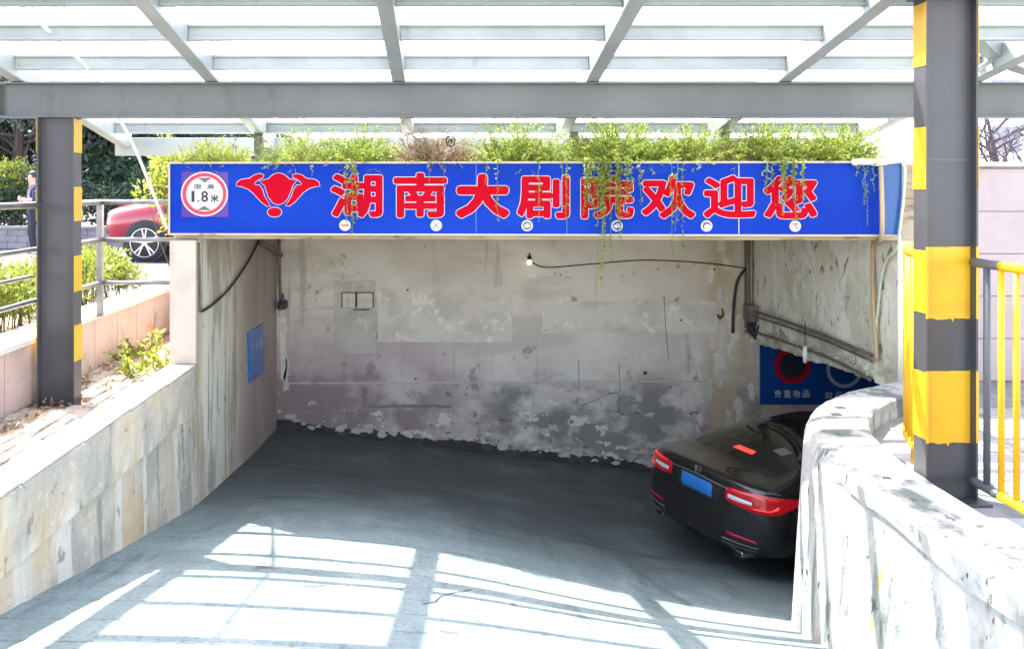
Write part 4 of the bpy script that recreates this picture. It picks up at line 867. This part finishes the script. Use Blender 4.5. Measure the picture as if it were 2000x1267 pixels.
for nm, x0, x1, hh, lm, ns, lab, strands in roofp:
    ns = int(ns * 1.5)
    base = P((x0 + x1) / 2, 318, 8.15); base.z = 1.93
    t = thing(nm, base, lab, 'plant', 'plants growing on the entrance roof'); it = []; st = MB()
    for k in range(ns):
        px = rnd.triangular(x0, x1); D = rnd.uniform(7.98, 8.55); b = Vector(((px - CX) / F * D, D, 1.91))
        f = math.sin(math.pi * min(max((px - x0) / (x1 - x0), .06), .94)) ** .6
        ln = hh * f * rnd.uniform(.6, 1.6); dry = lm is L_dry
        pts = arc(b, (rnd.gauss(0, .55), rnd.gauss(-.15, .5), 1), ln * 1.25, rnd.uniform(.3, 1.6), 7)
        st.tube(pts, .0022, 3, False)
        for i in range(len(pts) - 1):
            for q in range(2 if dry else 8):
                p = pts[i].lerp(pts[i + 1], rnd.random()); d = (pts[i + 1] - pts[i]).normalized() * .5 + rv(.9)
                it.append((p, d, rnd.uniform(.05, .11) if dry else rnd.uniform(.010, .045), .006 if dry else rnd.uniform(.004, .011)))
    if lm is not L_dry:
        di = []
        for k in range(ns // 3):
            px = rnd.triangular(x0, x1); D = rnd.uniform(7.98, 8.5); pts = arc(((px - CX) / F * D, D, 1.91), (rnd.gauss(0, .7), rnd.gauss(-.3, .5), .8), hh * rnd.uniform(.4, .9), 1.5, 5)
            for i in range(len(pts) - 1):
                for q in range(3): di.append((pts[i].lerp(pts[i + 1], rnd.random()), (pts[i + 1] - pts[i]).normalized() * .5 + rv(.8), rnd.uniform(.04, .1), .006))
        leafset('dead_growth', di, L_dry, t)['kind'] = 'stuff'
    for px, ye, dn in strands:
        top = SX(px, 318, .05); end = SX(px + rnd.uniform(-6, 6), ye, .05)
        for s in range(max(1, dn // 2)):
            o_ = Vector((rnd.uniform(-.04, .04), -rnd.uniform(0, .05), 0)) if dn > 1 else Vector((0, 0, 0)); n = 14; pts = []; e2 = top.lerp(end, 1 if s == 0 else rnd.uniform(.45, .95))
            pts.append(top + Vector((o_.x, .15, .04))); 
            for k in range(n + 1): pts.append(top.lerp(e2, k / n) + o_ + Vector((.02 * nz(k * .35, px), -.012 + .008 * nz(k * .5, px, 4), .03 * (1 - k / n))))
            st.tube(pts, .0025, 3, False); L_len = (top - e2).length
            for k in range(int(L_len * (150 if dn > 2 else 70))):
                f = rnd.random(); i = min(int(f * (len(pts) - 1)), len(pts) - 2); p = pts[i].lerp(pts[i + 1], rnd.random())
                sz = rnd.uniform(.018, .042) * (1.15 - .5 * f)
                it.append((p, Vector((rnd.uniform(-1, 1), rnd.uniform(-1, .1), rnd.uniform(-.9, .4))), sz, sz * .55))
    leafset('foliage', it, lm if not strands or lm is L_dry else (L_vine if nm == 'x' else lm), t); st.build('stems', L_dry if lm is L_dry else L_vine, t, fix=False)
# hedge strip on the planter
def blob(items, c, r, n, l, wd, up=.3, shell=.5):
    for k in range(n):
        v = rv(); v = v / max(v.length, .01) * (rnd.random() ** shell); p = Vector(c) + Vector((v.x * r[0], v.y * r[1], v.z * r[2]))
        items.append((p, v + rv(.8) + Vector((0, 0, up)), rnd.uniform(.6, 1.3) * l, rnd.uniform(.7, 1.2) * wd))
seg = [(3.2, 4.6), (4.6, 6.0), (6.0, 7.3), (7.3, 8.5), (8.5, 9.6), (9.6, 10.6)]
hl = ['hedge shrub with bare stems growing at the near end of the planter', 'leafy hedge shrub below the handrail just before the left column', 'low yellow-green hedge shrub behind the grey left column', 'bushy hedge shrub beside the railing corner post', 'sunlit hedge shrub in front of the red car', 'yellow-green hedge shrub against the end of the planter']
for (a, b), lab in zip(seg, hl):
    t = thing('hedge_shrub', (-3.75, (a + b) / 2, .5), lab, 'shrub', 'shrubs of the planter hedge'); it = []; st = MB()
    for k in range(30):
        c = (rnd.uniform(-4.05, -3.5), rnd.uniform(a, b), rnd.uniform(.72, .98)); blob(it, c, (.17, .17, .14), 130, .055, .03)
        st.tube([(c[0] + rnd.uniform(-.05, .05), c[1], .49), (c[0], c[1], c[2])], .006, 4, False)
    leafset('foliage', it, L_hedge, t); st.build('stem', M_bark, t, fix=False)['kind'] = 'stuff'
# yellow-green shrub rising behind the left end of the sign
t = thing('garden_shrub', (-3.2, 10.9, .5), 'tall loose yellow-green shrub behind the left end of the sign', 'shrub'); it = []; st = MB()
for k in range(30):
    c = (rnd.gauss(-3.22, .10), rnd.uniform(10.7, 11.1), rnd.triangular(.9, 2.35, 2.0)); c = (c[0] - (.14 if c[2] > 1.7 else 0) * rnd.random(), c[1], c[2]); blob(it, c, (.12, .14, .13), 55, .075, .04); st.tube([(-3.1 + rnd.uniform(-.06, .06), 10.9, .5), (c[0] * .5 - 1.55, c[1], c[2] * .6), c], [.012, .008, .004], 4, False)
leafset('foliage', it, L_yel, t); st.build('stem', M_bark, t, fix=False)
# weeds by the pier
for (px, py, D, n, lab, lm) in ((300, 722, 8.05, 16, 'green weeds sprouting from the pavers beside the entrance pier', L_yel), (262, 700, 8.6, 8, 'small weed tuft at the foot of the pink tile wall', L_hedge)):
    b = P(px, py, D); b.z = .12; t = thing('weed', b, lab, 'plant', 'weeds on the paver strip'); it = []; st = MB()
    for k in range(n):
        pts = arc(b + Vector((rnd.uniform(-.16, .12), rnd.uniform(-.3, .3), 0)), (rnd.gauss(0, .5), rnd.gauss(0, .5), 1), rnd.uniform(.15, .42), .8, 6); st.tube(pts, .004, 4, False)
        for i in range(1, 6):
            for q in range(6): it.append((pts[i], rv() + Vector((0, 0, .2)), rnd.uniform(.03, .06), .026))
    leafset('leaves', it, lm, t); st.build('stems', L_vine, t, fix=False)
b = P(292, 705, 8.4); b.z = .12; t = thing('dry_sapling', b, 'thin dry reddish sapling standing by the pink tile wall', 'plant')
MB().tube(arc(b, (.02, 0, 1), .5, .05, 6), [.012, .011, .01, .009, .007, .006, .004], 6).build('stem', L_dry, t, fix=False)
it = [(b + Vector((rnd.uniform(-.09, .12), rnd.uniform(-.08, .08), rnd.uniform(.15, .42))), rv() + Vector((0, 0, -.4)), rnd.uniform(.05, .1), .04) for k in range(26)]
leafset('leaves', it, leafmat('orange_leaf', [(.35, .16, .04), (.3, .25, .06), (.25, .3, .05)], .4), t)
it = []
for k in range(520):
    y = rnd.uniform(3.2, 9.4); x = -3.08 + abs(rnd.gauss(0, .22)); it.append(((min(x, -2.4), y, rnd.uniform(.148, .156)), Vector((rnd.uniform(-1, 1), rnd.uniform(-1, 1), rnd.uniform(-.1, .3))), rnd.uniform(.03, .08), rnd.uniform(.012, .03)))
o = leafset('leaf_litter', it, leafmat('dead_leaf', [(.28, .17, .08), (.4, .28, .15), (.2, .11, .05)], .2)); o['kind'] = 'stuff'; o['label'] = 'dry brown leaf litter scattered over the paver strip'; o['category'] = 'litter'
# background: block wall, hedge, trees, buildings
bw = thing('block_wall', (-8, 21.1, .33), 'low purple-grey stone block wall across the street', 'wall')
MB().box(-24, 0, 21.05, 21.4, .3, .80).build('core', M_groove, bw)
blk = MB().box(-.222, .222, -.05, .05, -.072, .072).mesh('block', M_block)
for j in range(3):
    for i in range(34): link('block', blk, bw, loc=(-15.2 + i * .455 + (.22 if j % 2 else 0), 21.03 + rnd.uniform(-.012, .012), .415 + j * .153))
MB().box(-24, 0, 20.93, 21.45, .795, .85).build('coping', M_block, bw)
it = []
t = thing('background_hedge', (-8, 22, .8), 'dark clipped hedge behind the stone block wall', 'hedge')
for k in range(150): blob(it, (rnd.uniform(-15, -1), rnd.uniform(21.6, 23), rnd.uniform(.9, 2.0)), (.45, .4, .35), 110, .12, .07)
leafset('foliage', it, L_tree, t)
def tree(px, D, H, cr, lm, lab, n=42, sz=.2):
    b = P(px, CY, D); b.z = .33; t = thing('tree', b, lab, 'tree', 'trees across the street'); st = MB(); it = []
    st.tube([b, b + Vector((.05, 0, H * .35)), b + Vector((.12, .1, H * .6)), b + Vector((.1, 0, H * .9))], [.2, .16, .11, .04], 9)
    for k in range(n):
        a = rnd.uniform(0, 6.28); rr = cr * rnd.random() ** .5; c = b + Vector((rr * math.cos(a), rr * math.sin(a), H * rnd.uniform(.35, 1.05) - .25 * rr)); 
        if k % 3 == 0: st.tube([b + Vector((.08, .05, H * rnd.uniform(.3, .6))), c], [.05, .015], 5, False)
        blob(it, c, (cr * .33, cr * .33, cr * .26), 240, sz, sz * .55, .0, .6)
    st.build('trunk', M_bark, t, fix=False); leafset('crown', it, lm, t)
tree(30, 25, 5.6, 2.6, L_tree2, 'grey-green broad tree seen left of the striped column'); tree(-110, 27, 6.5, 2.8, L_tree2, 'pale grey-green tree at the far end of the block wall')
tree(215, 25.5, 5.0, 2.4, L_tree, 'dark green tree behind the bonnet of the red car'); tree(330, 27, 5.4, 2.5, L_tree, 'dark leafy tree behind the left end of the sign'); tree(110, 30, 6.5, 3., L_tree, 'tall dark tree behind the striped column')
tree(470, 34, 5.2, 3., L_tree2, 'distant grey-green tree above the yellow fern', 30)
b = P(48, CY, 22.6); t = thing('street_shrub', (b.x, 22.6, .85), 'yellow-green shrub rising over the dark street hedge', 'shrub'); it = []
for k in range(22): blob(it, (b.x + rnd.uniform(-1, .6), 22.4 + rnd.uniform(-.3, .3), rnd.uniform(1.6, 2.3)), (.3, .3, .2), 60, .11, .06)
leafset('foliage', it, L_yel, t)
# bare tree and pale building on the right
b = Vector((15.2, 25, 0)); t = thing('bare_tree', b, 'leafless dark tree above the pink forecourt wall', 'tree'); st = MB()
st.tube([b, b + Vector((-.1, 0, 1.2)), b + Vector((-.25, 0, 2.4)), b + Vector((-.5, 0, 3.6))], [.14, .11, .08, .03], 8); st.build('trunk', M_branch, t, fix=False); st = MB()
def twig(p, d, l, r, dep):
    q = [p]; dd = Vector(d).normalized()
    for k in range(4): dd = (dd + rv(.22)).normalized(); q.append(q[-1] + dd * l / 4)
    st.tube(q, [r, r * .9, r * .75, r * .6, r * .45], 5, False)
    if dep:
        for k in range(4): twig(q[rnd.randint(1, 4)], dd + rv(.9), l * rnd.uniform(.5, .75), r * .55, dep - 1)
for k in range(11): twig(b + Vector((-.05 - .03 * k, 0, 1.0 + .22 * k)), (rnd.choice((-1, 1)) * rnd.uniform(.4, 1), rnd.uniform(-.6, .6), rnd.uniform(.2, .9)), 1.5, .04, 3)
st.build('crown', M_branch, t, fix=False)
def building(x0, x1, y, H, lab, wallm, nx, nzr):
    t = thing('building', ((x0 + x1) / 2, y, 0), lab, 'building'); MB().box(x0, x1, y, y + 12, 0, H).build('wall', wallm, t); MB().box(x0 - .2, x1 + .2, y - .2, y + 12.2, H, H + .5).build('parapet', wallm, t)
    sx = (x1 - x0) / nx; sz = H / nzr; wm = MB().box(-sx * .3, sx * .3, -.03, .05, -sz * .28, sz * .28).mesh('window', M_bglass); fm = MB().box(-sx * .33, sx * .33, -.08, .03, -sz * .34, -sz * .3).mesh('sill', wallm)
    for i in range(nx):
        for j in range(nzr):
            o = link('window', wm, t, loc=(x0 + sx * (i + .5), y, sz * (j + .55))); link('sill', fm, o, loc=(x0 + sx * (i + .5), y, sz * (j + .55)))
M_bglass = mat('far_window_glass', (.16, .18, .24), .15); M_bwall = mat('white_render', (.72, .70, .70), .8, layers=[dict(c=(.6, .58, .6), s=.2, lo=.45, hi=.65)])
building(33, 58, 62, 9.5, 'pale rendered building beyond the forecourt wall', M_bwall, 8, 3)
building(-42, -16, 60, 12, 'pale apartment block beyond the street trees', M_bwall, 9, 4)
# person in the street
def person(b):
    t = thing('person', b, 'person in dark patterned shirt and dark trousers standing by the block wall with folded arms', 'person')
    J = dict(pel=(0, 0, .95), wai=(0, 0, 1.1), che=(0, 0, 1.32), nec=(0, 0, 1.47), hd=(-.02, 0, 1.58), top=(-.02, 0, 1.70), ls=(.02, -.19, 1.40), le=(-.02, -.25, 1.14), lw=(-.2, -.05, 1.12), lh=(-.24, .03, 1.14), rs=(.02, .19, 1.40), re=(-.02, .25, 1.14), rw=(-.2, .05, 1.16), rh=(-.25, -.03, 1.16),
             lhp=(0, -.1, .9), lk=(-.02, -.11, .5), la=(.02, -.11, .08), lt=(-.14, -.12, .03), rhp=(0, .1, .9), rk=(-.02, .11, .5), ra=(.02, .11, .08), rt=(-.14, .12, .03))
    rad = dict(pel=.14, wai=.13, che=.15, nec=.055, hd=.09, top=.07, ls=.065, le=.05, lw=.036, lh=.04, rs=.065, re=.05, rw=.036, rh=.04, lhp=.1, lk=.065, la=.045, lt=.04, rhp=.1, rk=.065, ra=.045, rt=.04)
    E_ = [('pel', 'wai'), ('wai', 'che'), ('che', 'nec'), ('nec', 'hd'), ('hd', 'top'), ('che', 'ls'), ('ls', 'le'), ('le', 'lw'), ('lw', 'lh'), ('che', 'rs'), ('rs', 're'), ('re', 'rw'), ('rw', 'rh'), ('pel', 'lhp'), ('lhp', 'lk'), ('lk', 'la'), ('la', 'lt'), ('pel', 'rhp'), ('rhp', 'rk'), ('rk', 'ra'), ('ra', 'rt')]
    ks = list(J); me = bpy.data.meshes.new('body'); me.from_pydata([J[k] for k in ks], [(ks.index(a), ks.index(c_)) for a, c_ in E_], [])
    o = bpy.data.objects.new('body', me); COL.objects.link(o); sk = o.modifiers.new('skin', 'SKIN'); 
    for v, k in zip(me.skin_vertices[0].data, ks): v.radius = (rad[k], rad[k] * (1.15 if k in ('pel', 'wai', 'che') else 1)); v.use_root = (k == 'pel')
    s_ = o.modifiers.new('sub', 'SUBSURF'); s_.levels = s_.render_levels = 2
    ev = bpy.data.meshes.new_from_object(o.evaluated_get(bpy.context.evaluated_depsgraph_get())); o.modifiers.clear(); o.data = ev; ev.materials.clear()
    for m_ in (mat('skin', (.62, .33, .25), .6), mat('dark_patterned_shirt', (.03, .03, .07), .8, layers=[dict(c=(.25, .2, .3), s=14, lo=.55, hi=.6)]), mat('dark_trousers', (.018, .02, .035), .8), mat('black_shoes', (.01, .01, .01), .5)): ev.materials.append(m_)
    for p in ev.polygons:
        c_ = p.center; p.use_smooth = True
        p.material_index = 3 if c_.z < .09 else 2 if c_.z < .98 and abs(c_.y) < .22 else 0 if c_.z > 1.46 or (c_.x < -.06 and abs(c_.z - 1.14) < .06 and (c_.x < -.13 or abs(c_.y) > .15)) else 1
    o.parent = t
    mb = MB(); bm = bmesh.new(); bmesh.ops.create_uvsphere(bm, u_segments=20, v_segments=14, radius=.112)
    for v in bm.verts: v.co = Vector((v.co.x * .98 + .012, v.co.y * .9, v.co.z * 1.05 + 1.645))
    bmesh.ops.delete(bm, geom=[v for v in bm.verts if v.co.z < 1.60 or (v.co.x < -.05 and v.co.z < 1.69)], context='VERTS'); hm = bpy.data.meshes.new('hair'); bm.to_mesh(hm); bm.free(); hm.materials.append(M_rub)
    h = bpy.data.objects.new('hair', hm); COL.objects.link(h); h.parent = t
    for s in (-1, 1):                                # hands with fingers folded over the opposite arm
        mb = MB(); y0 = s * .02
        for k in range(4): mb.tube([(-.24, y0 + s * .02, 1.125 + s * .02 + .018 * k), (-.275, y0 + s * .055, 1.12 + s * .02 + .018 * k), (-.25, y0 + s * .085, 1.115 + s * .02 + .016 * k)], [.009, .009, .007], 6)
        mb.tube([(-.24, y0, 1.19), (-.26, y0 + s * .03, 1.215), (-.25, y0 + s * .05, 1.22)], [.01, .009, .007], 6); q = mb.build('fingers', ev.materials[0], None, True); q.parent = t
    mb = MB()
    mb.tube([(-.125, 0, 1.61), (-.135, 0, 1.585), (-.115, 0, 1.575)], [.008, .014, .008], 6); q = mb.build('nose', ev.materials[0], None, True); q.parent = t
    t.rotation_euler = (0, 0, R(35)); return t
person(Vector((-8.78, 19.6, .333)))
